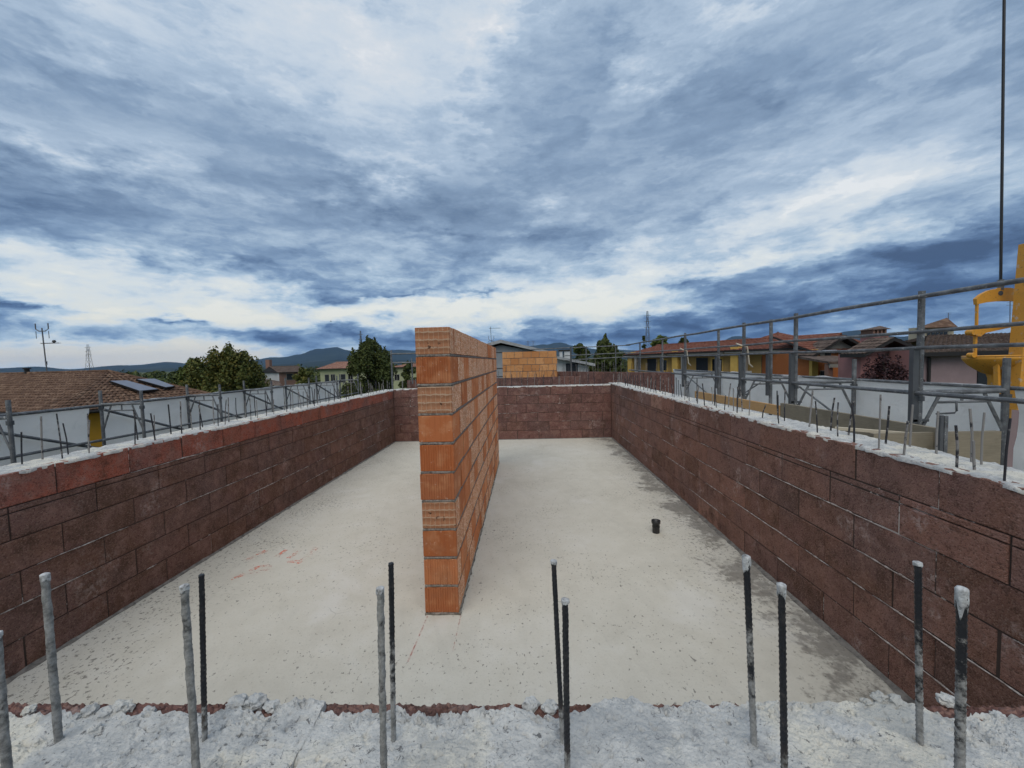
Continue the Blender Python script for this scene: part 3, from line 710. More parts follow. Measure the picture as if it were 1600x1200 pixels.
def mortar_bed(root, x0, x1, y0, y1, z, h, bulge=.006, name='mortar_bed'):
    m_ = MB(); n = max(2, int((y1-y0)/.03)); k = max(2, int((x1-x0)/.02)); ring = []
    for i in range(n+1): ring.append((x0, y0+(y1-y0)*i/n, -1, 0))
    for i in range(1, k): ring.append((x0+(x1-x0)*i/k, y1, 0, 1))
    for i in range(n+1): ring.append((x1, y1-(y1-y0)*i/n, 1, 0))
    for i in range(1, k): ring.append((x1-(x1-x0)*i/k, y0, 0, -1))
    N = len(ring)
    for zz, s in ((z-.002, -.008), (z+h*.3, 1.), (z+h*.75, .7), (z+h+.002, -.008)):
        for x, y, ax_, ay_ in ring:
            q = bulge*(fbm(Vector((x*25, y*25, z*9)), 3)*1.1-.25)*s if s > 0 else s
            m_.v.append((x+ax_*q, y+ay_*q, zz+.002*fbm(Vector((x*15, y*15, z)), 2)))
    for i in range(3):
        for j in range(N): m_.f.append((i*N+j, i*N+(j+1) % N, (i+1)*N+(j+1) % N, (i+1)*N+j))
    return m_.build(name, M['mortar'], root, smooth=True)
mortar_bed(bw, BX0-.006, BX1+.012, BY0-.008, BY1, 0, .016, .01)
for c in range(1, NC): mortar_bed(bw, BX0, BX1, BY0, BY1, .016+pc*c-.019, .019)
# end faces: the comb marks and a broken spot are in the brick material

# ------------------------------------------------------------------ walls of the rooms behind
w2 = thing('block_wall', 'dark block wall behind the far wall, below the yellow brick wall', 'wall', (0, 11.6, 0))
block_wall(w2, (-3.4, 11.6, 0), EX, -EY, 5.5, 1.365, 6, [.1, .35], lambda c: M['block_plum'])
MB().box(-3.4, 2.1, 11.606, 11.9, 0, 1.355).build('core', M['joint'], w2)
bar_row(w2, (-3.4, 11.6, 0), EX, EY, 5.5, .3, 1.35, .15)
A_, B_ = Vector((.96, 12.5, 0)), Vector((3.12, 9.2, 0)); d_ = (B_-A_); Ld = d_.length; d_.normalize(); n_ = Vector((d_.y, -d_.x, 0))
if n_.y > 0: n_ = -n_
w3 = thing('block_wall', 'pinkish oblique block wall ending at the white sheeting beside the scaffold', 'wall', (2, 11, 0))
block_wall(w3, A_, d_, n_, Ld, 1.49, 7, [.0, .25], lambda c: M['block_plum'])
MB().obox(A_, d_, -n_, EZ, .004, Ld+.004, .006, .28, 0, 1.48).build('core', M['block_plum'], w3)
bar_row(w3, A_, d_, -n_, Ld, .28, 1.48, .1)
yw = thing('brick_wall', 'pale yellow-orange brick wall rising behind the dark block wall', 'wall', (.13, 12.3, 0))
yx0, yx1 = PY(785, 570, 12.3).x, PY(871, 570, 12.3).x; yt = PY(830, 549, 12.3).z; ph = .2
c = 0; z = yt
MB().box(yx0+.01, yx1-.01, 12.312, 12.5, 0, yt-.01).build('mortar', M['mortar'], yw)
while z > .9:
    s = yx0-(.0 if c % 2 else .13)
    while s < yx1-.03:
        a, b_ = max(s, yx0), min(s+.25, yx1); s += .25
        if b_-a > .04: MB().box(a+.006, b_-.006, 12.3+rnd.uniform(-.004, .004), 12.52, z-ph+.014, z-.002).build('brick', M['ybrick'], yw)
    z -= ph; c += 1

# ------------------------------------------------------------------ pipe stub
pp = PZ(1025, 832, 0); pr = .040
pipe = thing('pipe_stub', 'short black plastic pipe stub sticking out of the floor', 'pipe', pp)
MB().lathe(pp, [(pr*.92, 0), (pr*.92, .095), (pr*1.12, .10), (pr*1.14, .125), (pr*1.12, .13), (pr*.98, .13), (pr*.9, .09), (pr*.82, .02), (0.001, .018)], 24).build('pipe', M['black'], pipe, smooth=True)
MB().lathe(pp, [(pr*1.0, .062), (pr*1.03, .066), (pr*1.0, .07)], 24).build('rib', M['black'], pipe, smooth=True)

# ------------------------------------------------------------------ scaffolds
TR = .024
def frame(root, p_in, p_out, zt, zb, top_in, top_out, r=TR):
    """portal frame between two standards"""
    a, b_ = Vector(p_in), Vector(p_out); e = lambda q, z: Vector((a.x+(b_.x-a.x)*q, a.y+(b_.y-a.y)*q, z))
    MB().tube([e(0, zb), e(0, top_in)], r, 10).build('post', M['galv'], root); MB().tube([e(1, zb), e(1, top_out)], r, 10).build('post', M['galv'], root)
    MB().tube([e(0, zt), e(1, zt)], r*.9, 8).build('top_beam', M['galv'], root)
    br = MB(); br.tube([e(.24, zt-.02), e(.0, zt-.36)], r*.55, 6); br.build('knee_brace', M['galv'], root)
    MB().tube([e(.76, zt-.02), e(1., zt-.36)], r*.55, 6).build('knee_brace', M['galv'], root)
    MB().tube([e(.19, zt-.085), e(.81, zt-.085)], r*.5, 6).build('tie_bar', M['galv'], root)
    MB().tube([e(.5, zt-.085), e(.5, zt)], r*.45, 6).build('tie_stud', M['galv'], root)
    for q in (0, 1): MB().tube([e(q, zt-.07), e(q, zt-.03)], r*1.5, 10).build('coupler', M['galv_dark'], root)
GB = GZ
# left
XI, XO = -5.0, -5.55
ls = thing('scaffold', 'grey tube scaffold hung with white sheeting next to the brown tiled roof', 'scaffold', (XI, 7, GB))
ly = [3.78, 5.15, 6.52, 7.88, 9.28, 10.68, 12.05]
for i, y in enumerate(ly):
    frame(ls, (XI, y, 0), (XO, y, 0), 1.40, GB, 1.57, 1.58, .0185)
    if i < len(ly)-1:
        yn = ly[i+1]
        MB().tube([(XO+.03, y, 1.33), (XO+.03, yn, .80)], TR*.75, 6).build('diagonal_brace', M['galv'], ls)
        MB().tube([(XI, y+.02, 1.02), (XI, yn-.02, 1.02)], TR*.6, 6).build('rail', M['galv'], ls) if i % 2 else None
MB().tube([(XO, 1.2, 1.385), (XO, 12.2, 1.385)], TR*.8, 8).build('rail', M['galv'], ls)
MB().tube([(XO+.05, 1.2, .94), (XO+.05, 12.2, .94)], TR*.7, 8).build('rail', M['galv'], ls)
MB().tube([(-3.62, 11.0, GB), (-3.62, 11.0, PY(612, 547, 11).z)], TR, 10).build('post', M['galv'], ls)
for v in (553, 567): MB().tube([PY(612, v, 11.0), PY(660, v-1, 11.0)], TR*.8, 8).build('rail', M['galv'], ls)
MB().tube([PY(643, 560, 11), PY(645, 600, 11)], TR*.8, 8).build('post', M['galv'], ls)
# sheeting
def sheet(name, p0, p1, z0, z1, label, seed, nrm, sag=.03, group=None):
    a, b_ = Vector(p0), Vector(p1); L = (b_-a).length; n, m_ = max(6, int(L/.07)), 14; s_ = MB()
    for side in (0, .006):
        for i in range(n+1):
            q = i/n
            for j in range(m_+1):
                w = j/m_; x = q*L
                zz = z0+(z1-z0)*w
                if j == m_: zz += .022*fbm(Vector((x*2.2, seed, 0)), 4)+.012*abs(fbm(Vector((x*9, seed, 3)), 2))
                off = sag*fbm(Vector((x*1.3, w*2, seed)), 4)+.012*fbm(Vector((x*5+w*2, w*3, seed)), 3)
                if w > .93: off = off*.3-.035
                elif w > .86: off = off*.5-.02
                p = a+(b_-a)*q+Vector(nrm)*(side-off if w <= .86 else side-off); s_.v.append((p.x, p.y, zz))
    k = (n+1)*(m_+1)
    for i in range(n):
        for j in range(m_):
            b0 = i*(m_+1)+j; s_.f.append((b0, b0+m_+1, b0+m_+2, b0+1)); s_.f.append((k+b0+1, k+b0+m_+2, k+b0+m_+1, k+b0))
    o = s_.build(name, M['tarp'], smooth=True); return tag(o, label, 'sheeting', group)
sheet('white_sheet', (XO-.05, 1.3, 0), (XO-.05, 5.02, 0), .2, 1.395, 'off-white sheeting ending at a gap where yellow plaster shows', 1., (1, 0, 0))
sheet('white_sheet', (XO-.05, 5.2, 0), (XO-.05, 12.1, 0), .2, 1.40, 'long white sheeting behind the scaffold with knee braces, past the yellow gap', 2., (1, 0, 0))
# right
XI, XO = 3.3, 4.0; TR = .0215
rs = thing('scaffold', 'grey tube scaffold with three guard rails beside the warm brown wall', 'scaffold', (XI, 7, GB))
zr1, zr2, zr3, zdk = 2.262, 1.975, 1.838, 1.468
def uy(u, X): return X*F_PX/(u-VPX-.026*0)
for u in (1417, 1233, 1155.5, 1067):
    y = uy(u, XI); frame(rs, (XI, y, 0), (XO, y, 0), zdk, GB, zr1+.05, 1.74)
    sl = MB().box(XI-.070, XI-.024, y-.020, y+.020, zdk-.26, zr3-.0); sl.build('guard_post_sleeve', M['galv_dark'], rs)
    MB().box(XI-.06, XI+.07, y-.02, y+.02, zdk-.245, zdk-.225).build('wedge', M['galv_dark'], rs)
for u in (1193.7, 1115.5, 1031, 997):
    y = uy(u, XI); MB().tube([(XI+.02, y, GB), (XI+.02, y, zr1+.03)], TR, 10).build('post', M['galv'], rs)
    MB().box(XI-.035, XI-.006, y-.024, y+.024, zdk-.2, zr3).build('guard_post_sleeve', M['galv_dark'], rs)
for z, r in ((zr1, TR*.85), (zr2, TR*.7), (zr3, TR*.7)):
    pts = [(XI-.05, 1.6+i*.9, z+.006*math.sin(i*2.3+z*9)) for i in range(14)]
    MB().tube(pts, r, 10).build('guard_rail', M['galv'], rs, smooth=True)
for z, r in ((zdk, TR*.85),): MB().tube([(XI-.04, 1.6, z), (XI-.04, 13.0, z)], r, 8).build('ledger', M['galv'], rs)
MB().tube([(XO+.03, 1.6, zdk+.02), (XO+.03, 11.2, zdk+.02)], TR*.8, 8).build('ledger', M['galv'], rs)
for u0, u1 in ((1233, 1417), (1067, 1155)):
    y0_, y1_ = uy(u0, XI), uy(u1, XI); MB().tube([(XI+.05, y0_, zdk-.05), (XI+.05, (y0_+y1_)/2, zdk-.4)], TR*.5, 6).build('diagonal_brace', M['galv'], rs)
MB().tube([PX(1188, 598, XO-.1), PX(1147, 625, XO-.1)], TR*.5, 6).build('diagonal_brace', M['galv'], rs)
# hanging rubber-clad rail ends (pale hooked tubes at the second guard rail)
for u in (1067, 1155.5):
    y = uy(u, XI)-.06; p = Vector((XI-.08, y, zr2))
    MB().tube([p+Vector((0, .12, .03)), p, p+Vector((.07, -.05, -.03)), p+Vector((.10, -.05, -.28)), p+Vector((.15, -.05, -.33))], .011, 8).build('hook_rod', M['board_edge'], rs, smooth=True)
# rails of the back scaffold
bs = thing('scaffold', 'tube guard rails across the back of the building before the dark trees', 'scaffold', (1.5, 13.7, GB))
for u, w in ((892, 1.3), (916, .9), (962, .9)):
    p = PY(u, 560, 13.7); MB().tube([(p.x, 13.7, GB), (p.x, 13.7, PY(u, 542 if u != 916 else 541, 13.7).z)], TR*w, 8).build('post', M['galv' if w < 1 else 'galv_dark'], bs)
for v0, v1 in ((540, 546), (551.5, 556), (558, 563)): MB().tube([PY(985, v0-.6, 13.7), PY(830 if v0 < 545 else 880, v1, 13.7)], TR*.72, 8).build('guard_rail', M['galv'], bs)
sheet('white_sheet', (XO+.06, 3.62, 0), (XO+.06, 11.3, 0), .1, zdk+.03, 'long white sheeting behind the three-rail scaffold', 5., (-1, 0, 0))
sheet('white_sheet', (XO+.06, 1.2, 0), (XO+.06, 3.50, 0), .1, zdk+.02, 'white sheeting in front of the yellow skip, past the last scaffold frame', 6., (-1, 0, 0), .06)
# formwork boards on the eaves outside the right wall
tag(MB().box(3.06, 3.10, 3.1, 5.02, 1.00, 1.235).build('formwork_board', M['board']), 'weathered grey-brown formwork board standing on edge by the scaffold', 'board')
tag(MB().box(3.05, 3.09, 5.03, 7.5, 1.08, 1.20).build('formwork_board', M['board_new']), 'fresh orange-tan timber board lying beyond the weathered board', 'board')
tag(MB().box(2.62, 3.55, 3.16, 3.20, .70, 1.20).build('formwork_board', M['board']), 'dark timber panel set crosswise at the screw clamp', 'board')
tag(MB().obox((2.66, 3.6, 1.17), Vector((.72, -.69, 0)).normalized(), Vector((.69, .72, 0)).normalized(), EZ, 0, .5, -.015, .015, -.012, .012).build('timber_batten', M['board_edge']), 'thin pale batten between the formwork boards', 'batten')
ev = MB().box(XR+T+.002, 3.9, .3, 9.0, .55, .70).build('eaves_slab', M['rough']); tag(ev, 'pale concrete eaves slab outside the warm brown wall', 'slab')
# screw clamp
cp = PZ(1473, 690, 1.0); cp = Vector((cp.x*3.02/cp.y, 3.02, .70))
ck = thing('screw_clamp', 'grey steel screw clamp with crank handle at the formwork boards', 'clamp', cp)
ztop = PY(1473, 649, 3.02).z
MB().box(cp.x-.027, cp.x-.003, cp.y-.008, cp.y+.008, cp.z, ztop).build('channel', M['galv_dark'], ck); MB().box(cp.x+.003, cp.x+.027, cp.y-.008, cp.y+.008, cp.z, ztop-.004).build('channel', M['galv'], ck)
MB().tube([(cp.x-.05, cp.y, ztop+.012), (cp.x+.075, cp.y, ztop+.016), (cp.x+.09, cp.y, ztop+.03), (cp.x+.085, cp.y, ztop+.10)], .0065, 8).build('crank', M['galv_dark'], ck, smooth=True)
MB().box(cp.x-.035, cp.x+.035, cp.y-.03, cp.y+.03, cp.z-.012, cp.z).build('foot', M['galv_dark'], ck)

# ------------------------------------------------------------------ concrete skip on the crane cable
SY = 7.6
sk = thing('concrete_skip', 'yellow concrete skip with arched bail and slanting leg hanging behind the white sheeting', 'concrete skip', PY(1560, 640, SY))
def slab2d(pts, y0, y1, name, mat, parent, label=None):               # outline in the picture plane at depth, given thickness
    m_ = MB(); P_ = [PY(u, v, SY) for u, v in pts]; n = len(P_)
    m_.v = [(p.x, SY+y0, p.z) for p in P_]+[(p.x, SY+y1, p.z) for p in P_]
    m_.f = [tuple(range(n)), tuple(range(2*n-1, n-1, -1))]+[(i, n+i, n+(i+1) % n, (i+1) % n) for i in range(n)]
    return m_.build(name, mat, parent, label=label)
arch = [(1524, 476), (1523, 467), (1531, 460), (1543, 454), (1560, 450), (1577, 450), (1590, 454), (1602, 461), (1608, 470), (1606, 478), (1596, 472), (1580, 470.5), (1560, 470.5), (1540, 472.5)]
bl = slab2d(arch, -.03, .03, 'bail', M['crane'], sk)
e0 = PY(1564, 458, SY-.035); MB().tube([e0, e0+Vector((0, .02, 0))], .042, 14).build('eye_bolt', M['galv_dark'], bl)
for u in (1526.5, 1603): MB().beam(PY(u, 474, SY), PY(u-1, 520, SY), .035, .03).build('hanger', M['crane'], sk)
lv = slab2d([(1519, 518), (1521, 513), (1527, 511), (1534, 514), (1560, 510), (1578, 508), (1578, 511), (1556, 516), (1534, 521), (1528, 526), (1521, 525)], -.05, .05, 'lever', M['crane'], sk)
q = PY(1523, 519, SY-.06); MB().tube([q, q+Vector((0, .12, 0))], .05, 14).build('pivot', M['crane'], lv)
MB().beam(PY(1524, 524, SY), PY(1523, 560, SY), .04, .035).build('link', M['crane'], sk)
q = PY(1523, 555, SY-.05); MB().tube([q, q+Vector((0, .10, 0))], .045, 14).build('pivot', M['crane'], sk)
bc = PY(1564, 556, SY); prof = [(.46, .0), (.48, -.02), (.47, -.06), (.40, -.16), (.26, -.28), (.17, -.33)]
MB().lathe(bc, prof, 24).build('bowl', M['crane'], sk, smooth=True); MB().lathe(bc, [(.44, .0), (.47, .012), (.485, .0)], 24).build('bowl_rim', M['crane'], sk)
MB().lathe(bc, [(.17, -.33), (.15, -.4), (.145, -1.2)], 16).build('spout', M['crane'], sk, smooth=True)
MB().beam(PY(1557, 565, SY-.22), PY(1559, 640, SY-.22), .07, .04).build('spout_plate', M['crane'], sk)
MB().beam(PY(1615, 380, SY-.35), PY(1591, 640, SY-.35), .20, .26).build('leg', M['crane'], sk)
cbp = PY(1563.5, 446, SY); ct = PY(1571, -160, SY)
cb = thing('crane_cable', 'dark steel crane cable hanging down to the yellow skip', 'cable', cbp)
MB().tube([cbp, ct], .020, 8).build('cable', M['cable'], cb); MB().tube([cbp+Vector((0, 0, -.08)), cbp+Vector((0, 0, .10))], .042, 10).build('socket', M['galv'], cb)

# ------------------------------------------------------------------ houses
def window(root, o, ax, nrm, s, z, w, h, mat='glass', frame_m='p_stone', fw=.07, sill=True):
    """window on a wall face: o foot of the face, s along ax"""
    f = MB(); a = Vector(o)+ax*s+EZ*z-Vector((0, 0, 0))
    f.obox(a, ax, nrm, EZ, -fw, 0, -.02, .03, -fw, h+fw); f.obox(a, ax, nrm, EZ, w, w+fw, -.02, .03, -fw, h+fw); f.obox(a, ax, nrm, EZ, 0, w, -.02, .03, h, h+fw); f.obox(a, ax, nrm, EZ, 0, w, -.02, .05 if sill else .03, -fw, 0)
    wo = f.build('window', M[frame_m], root)
    MB().obox(a, ax, nrm, EZ, 0, w, -.01, .012, 0, h).build('pane', M[mat], wo)
    if mat == 'glass' and w > .7: MB().obox(a, ax, nrm, EZ, w/2-.03, w/2+.03, .012, .028, 0, h).build('mullion', M[frame_m], wo)
def tiles(root, name, quad, mat, row=.34, col=.30, th=.03):
    """roof slope quad (eave a, eave b, ridge b, ridge a) laid with overlapping rows of tiles, one part"""
    a, b_, c, d = [Vector(p) for p in quad]; m_ = MB(); nr = max(2, int(((d+c)/2-(a+b_)/2).length/row))
    nrm = (b_-a).cross(d-a).normalized(); nrm = nrm if nrm.z > 0 else -nrm
    for i in range(nr):
        q0, q1 = i/nr, min(1, (i+1.25)/nr); e0, e1 = a+(d-a)*q0, b_+(c-b_)*q0; f0, f1 = a+(d-a)*q1, b_+(c-b_)*q1
        nc = max(1, int((e1-e0).length/col))
        for k in range(nc):
            s0, s1 = k/nc+.04/nc, (k+1)/nc-.04/nc; j = rnd.uniform(.0, .014)
            p = [e0+(e1-e0)*s0, e0+(e1-e0)*s1, f0+(f1-f0)*s1, f0+(f1-f0)*s0]
            lo = [p[0]+nrm*(th+j), p[1]+nrm*(th+j), p[2]+nrm*.004, p[3]+nrm*.004, (p[0]+p[1])/2+nrm*(th+j+.03), (p[2]+p[3])/2+nrm*.03, p[0], p[1]]
            m_.add(lo, [(0, 4, 5, 3), (4, 1, 2, 5), (6, 7, 1, 4, 0)])
    o = m_.build(name, M[mat], root); o['kind'] = 'stuff'; return o
def house(name, label, c, ax, L, W, ez, rz, wall, tile, hip=0., over=.45, wins=(), gable=None, cat='house', group=None, trow=.4, gutter=True, detail=True):
    """c: near corner of the footprint, ax along the length, width to the left of ax"""
    ay = Vector((-ax.y, ax.x, 0)); root = thing(name, label, cat, (c.x, c.y, GZ), group); c = Vector((c.x, c.y, 0))
    q = lambda s, t, z: c+ax*s+ay*t+EZ*z
    MB().hexa([q(0, 0, GZ), q(L, 0, GZ), q(L, W, GZ), q(0, W, GZ), q(0, 0, ez), q(L, 0, ez), q(L, W, ez), q(0, W, ez)]).build('wall', M[wall], root)
    sl = (rz-ez)/(W/2+over); e2 = ez-over*sl*.0
    if hip == 0:
        for s, nm in ((0, 'gable'), (L, 'gable')):
            s0, s1 = (0, .2) if s == 0 else (L-.2, L); g_ = MB()
            t0 = W*.03; g_.hexa([q(s0, t0, ez-.01), q(s1, t0, ez-.01), q(s1, W-t0, ez-.01), q(s0, W-t0, ez-.01), q(s0, W/2-.02, rz-.12), q(s1, W/2-.02, rz-.12), q(s1, W/2+.02, rz-.12), q(s0, W/2+.02, rz-.12)]); g_.build(nm, M[gable or wall], root)
    o_ = over if hip == 0 else 0
    E_ = [q(-over, -over, ez), q(L+over, -over, ez), q(L+over, W+over, ez), q(-over, W+over, ez)]; R0, R1 = q(hip-o_, W/2, rz), q(L-hip+o_, W/2, rz)
    dk = MB(); dn = EZ*-.10
    dk.add([p+dn for p in E_]+[R0+dn, R1+dn]+[p for p in E_]+[R0, R1], [(6, 7, 11, 10), (8, 9, 10, 11), (1, 0, 4, 5), (3, 2, 5, 4), (0, 1, 7, 6), (2, 3, 9, 8), (7, 8, 11), (9, 6, 10), (1, 7, 11, 5), (2, 5, 11, 8), (0, 4, 10, 6), (3, 9, 10, 4)])
    ro = dk.build('roof', M['gutter'] if gutter else M[tile], root)
    if detail:
        tiles(ro, 'tiles', (E_[0], E_[1], R1, R0), tile, trow); tiles(ro, 'tiles', (E_[2], E_[3], R0, R1), tile, trow)
        if hip: tiles(ro, 'tiles', (E_[1], E_[2], R1, R1), tile, trow); tiles(ro, 'tiles', (E_[3], E_[0], R0, R0), tile, trow)
    MB().tube([R0+EZ*.03, R1+EZ*.03], .09, 6).build('ridge', M[tile], ro)
    faces = {'f': (q(0, 0, 0), ax, -ay), 'r': (q(L, 0, 0), ay, ax), 'l': (q(0, W, 0), -ay, -ax), 'b': (q(L, W, 0), -ax, ay)}
    for w in wins: window(root, *faces[w[0]], *w[1:])
    return root, q, faces, ro
def V2(u, v, z): p = PZ(u, v, z); return Vector((p.x, p.y, 0))
# left house with the brown tiled hip roof
ezl, rzl = .22, 1.86
C_, D_ = V2(84, 646, ezl), V2(352, 621, ezl); axl = (D_-C_).normalized(); Wl = 17.; Ll = (D_-C_).length-.9
axp = Vector((-axl.y, axl.x, 0))
# built with its length away from the room: corner C, length along axp, width back along axl
cL = C_+axl*.45+axp*.45
rootL = thing('house', 'yellow house with a brown tiled hip roof and solar panels', 'house', (cL.x, cL.y, GZ))
def qL(s, t, z): return cL+axp*s+axl*t+EZ*z
MB().hexa([qL(0, 0, GZ), qL(0, Ll, GZ), qL(Wl, Ll, GZ), qL(Wl, 0, GZ), qL(0, 0, ezl-.02), qL(0, Ll, ezl-.02), qL(Wl, Ll, ezl-.02), qL(Wl, 0, ezl-.02)]).build('wall', M['p_yellow'], rootL)
EL = [qL(-.45, -.45, ezl), qL(-.45, Ll+.45, ezl), qL(Wl+.45, Ll+.45, ezl), qL(Wl+.45, -.45, ezl)]; hp = Ll/2; RA, RB_ = qL(hp-.3, Ll/2, rzl), qL(Wl-hp, Ll/2, rzl); dn = EZ*-.14
rl = MB().add([p+dn for p in EL]+[RA+dn, RB_+dn]+EL+[RA, RB_], [(6, 7, 10), (7, 8, 11, 10), (8, 9, 11), (9, 6, 10, 11), (0, 1, 7, 6), (1, 2, 8, 7), (2, 3, 9, 8), (3, 0, 6, 9), (3, 2, 1, 0)]).build('roof', M['gutter'], rootL)
for qd in ((EL[0], EL[1], RA, RA), (EL[3], EL[0], RA, RB_), (EL[1], EL[2], RB_, RA)): tiles(rl, 'tiles', qd, 't_brown', .24, .22, .03)
for a, b_ in ((RA, RB_), (EL[1], RA)): MB().tube([a+EZ*.03, b_+EZ*.04], .07, 6).build('ridge', M['t_brown'], rl)
for a, b_ in ((EL[0], EL[1]), (EL[0], EL[3])): MB().tube([a+EZ*-.08, b_+EZ*-.08], .075, 8).build('gutter', M['gutter'], rl)
# solar panels on the hip slope
nS = (EL[1]-EL[0]).cross(RA-EL[0]).normalized(); nS = nS if nS.z > 0 else -nS
def on_slope(u, v):
    d = ray(u, v); o = Vector((0, 0, EYE)); t = (EL[0]-o).dot(nS)/d.dot(nS); return o+d*t
for pts, lb_ in (([(169, 601), (196, 600), (247, 614), (217, 617)], 'larger grey-blue solar panel lying lower on the brown tiled roof'), ([(211, 598), (240, 597), (272, 609), (258, 611)], 'smaller solar panel partly behind its larger twin on the brown tiled roof')):
    P_ = [on_slope(*p)+nS*.14 for p in pts]; Q_ = [p+nS*.09 for p in P_]
    sp = thing('solar_panel', lb_, 'solar panel', P_[0], 'solar panels on the brown roof')
    MB().hexa([p-nS*.02 for p in P_]+[p+nS*.07 for p in P_]).build('panel_case', M['gutter'], sp)
    cen = sum(Q_, Vector())/4; MB().hexa([cen+(p-cen)*.95-nS*.03 for p in Q_]+[cen+(p-cen)*.95-nS*.01 for p in Q_]).build('glass', M['panel'], sp)
    for k in (0, 1, 2, 3): MB().beam(cen+(P_[k]-cen)*.85-nS*.16, cen+(P_[k]-cen)*.85, .04, .04).build('bracket', M['metal'], sp)
# aerial on the ridge
def aerial(base, h, label, elems, group=None, r=.022, sc=1.):
    a = thing('tv_aerial', label, 'aerial', base, group); MB().tube([base, base+EZ*h+Vector((-.03*h, 0, 0))], r, 6).build('mast', M['metal'], a)
    for kind, z, w in elems:
        z = z*h; p = base+EZ*z+Vector((-.03*z, 0, 0))
        if kind == 'fork':
            MB().tube([p+Vector((-w, 0, .42*sc)), p+Vector((-w, 0, .12*sc)), p+Vector((-w*.5, 0, 0)), p+Vector((w*.5, 0, 0)), p+Vector((w, 0, .12*sc)), p+Vector((w, 0, .42*sc))], r*.9, 6).build('dipole', M['metal'], a)
            for k in (-1, 1): MB().tube([p+Vector((k*w, 0, 0)), p+Vector((k*w, 0, -.4*sc))], r*.5, 5).build('rod', M['metal'], a)
        elif kind == 'boom':
            MB().tube([p+Vector((-.15*sc, 0, 0)), p+Vector((w, 0, 0))], r*.7, 6).build('boom', M['metal'], a)
            for k in range(7): x = w*(k+.3)/7; MB().tube([p+Vector((x, -.18*sc, -.0)), p+Vector((x, .18*sc, 0))], r*.4, 5).build('rod', M['metal'], a)
        elif kind == 'grid':
            for k in range(4): MB().tube([p+Vector((-w, 0, .12*k)), p+Vector((w, 0, .12*k))], r*.5, 5).build('rod', M['metal'], a)
        elif kind == 'dish':
            MB().tube([p, p+Vector((w, -.05, 0)), p+Vector((w, -.05, .12)), p+Vector((0, -.02, .16))], r*1.1, 6).build('bracket', M['metal'], a)
    return a
def on_ridge(u): 
    d = ray(u, 577); t = None; k = d.x/d.y; a, b_ = RA, RB_; s = (k*a.y-a.x)/((b_.x-a.x)-k*(b_.y-a.y)); return a+(b_-a)*s
pa = on_ridge(73); aerial(pa, (577-504)/F_PX*pa.y, 'tall roof aerial with forked head on the brown tiled ridge', [('fork', .93, .36), ('boom', .66, .85), ('dish', .2, .12)], r=.03, sc=1.)
pv = on_ridge(42); tag(MB().tube([pv, pv+EZ*.24, pv+EZ*.25, pv+EZ*.32], [.11, .11, .17, .17], 10).build('roof_vent', M['gutter']), 'small dark vent pot on the brown tiled ridge', 'vent')
ha = (577-504)/F_PX*pa.y; bd = pa+Vector((.55, 0, ha*.66+.09))
bird = lump(bd, .085, .8, 4).build('bird', M['black'], smooth=True); tag(bird, 'small dark bird perched on the aerial boom', 'bird')
# small houses between the trees on the left
axs = Vector((.80, .60, 0)).normalized()
h1, qh, fh, rh = house('house', 'small white-sided house with a rose gable end between two trees', (lambda p: Vector((p.x, p.y, 0)))(PY(436, 582, 88)), Vector((.50, .866, 0)), 5.6, 6.0, PY(436, 582, 88).z, PY(436, 572.5, 90).z, 'p_rose', 't_dark', 0., .5, [('f', 1.6, -.9, 1.4, 1.3, 'shutter')], trow=.5)
MB().obox(qh(0, 0, 0), Vector((-.866, .5, 0)), Vector((-.5, -.866, 0)), EZ, .02, 5.98, .0, .03, GZ, PY(436, 582, 88).z-.05).build('white_facade', M['p_white'], h1)
pch = PY(420, 568, 93); MB().box(pch.x-.45, pch.x+.45, 92.5, 93.5, .5, PY(420, 562, 93).z).build('chimney', M['p_rose'], h1)
pl = PY(430, 600, 84); MB().hexa([PY(412, 603, 84), PY(440, 602, 84), PY(440, 601, 86), PY(412, 602, 86), PY(414, 593, 86), PY(438, 598, 85), PY(436, 595.5, 87), PY(416, 592, 88)]).build('porch_roof', M['t_dark'], h1)
eh = PY(500, 576.5, 86); house('house', 'pale green house with a pink tiled hip roof beside the tall dark tree', Vector((eh.x, eh.y, 0)), Vector((.97, .24, 0)).normalized(), 9.5, 7., eh.z, PY(525, 566, 90).z, 'p_green', 't_pale', 2.6, .7,
      [('f', .9, -1.6, .8, 1.7, 'shutter'), ('f', 2.1, -1.9, .8, 2.0, 'glass'), ('f', 4.1, -1.6, .9, 1.7, 'shutter'), ('f', 5.6, -1.9, .9, 2.0, 'glass')], trow=.5)
e3 = PY(612, 574, 80); house('house', 'low cream house with a pink roof seen beyond the corner post', Vector((e3.x, e3.y, 0)), Vector((1, .1, 0)).normalized(), 8, 6, e3.z, PY(620, 569.5, 83).z, 'p_green', 't_pale', 2.2, .5, [('f', .5, -1.2, .9, 1.1, 'glass'), ('f', 2.6, -1.2, .9, 1.1, 'shutter')], trow=.5)
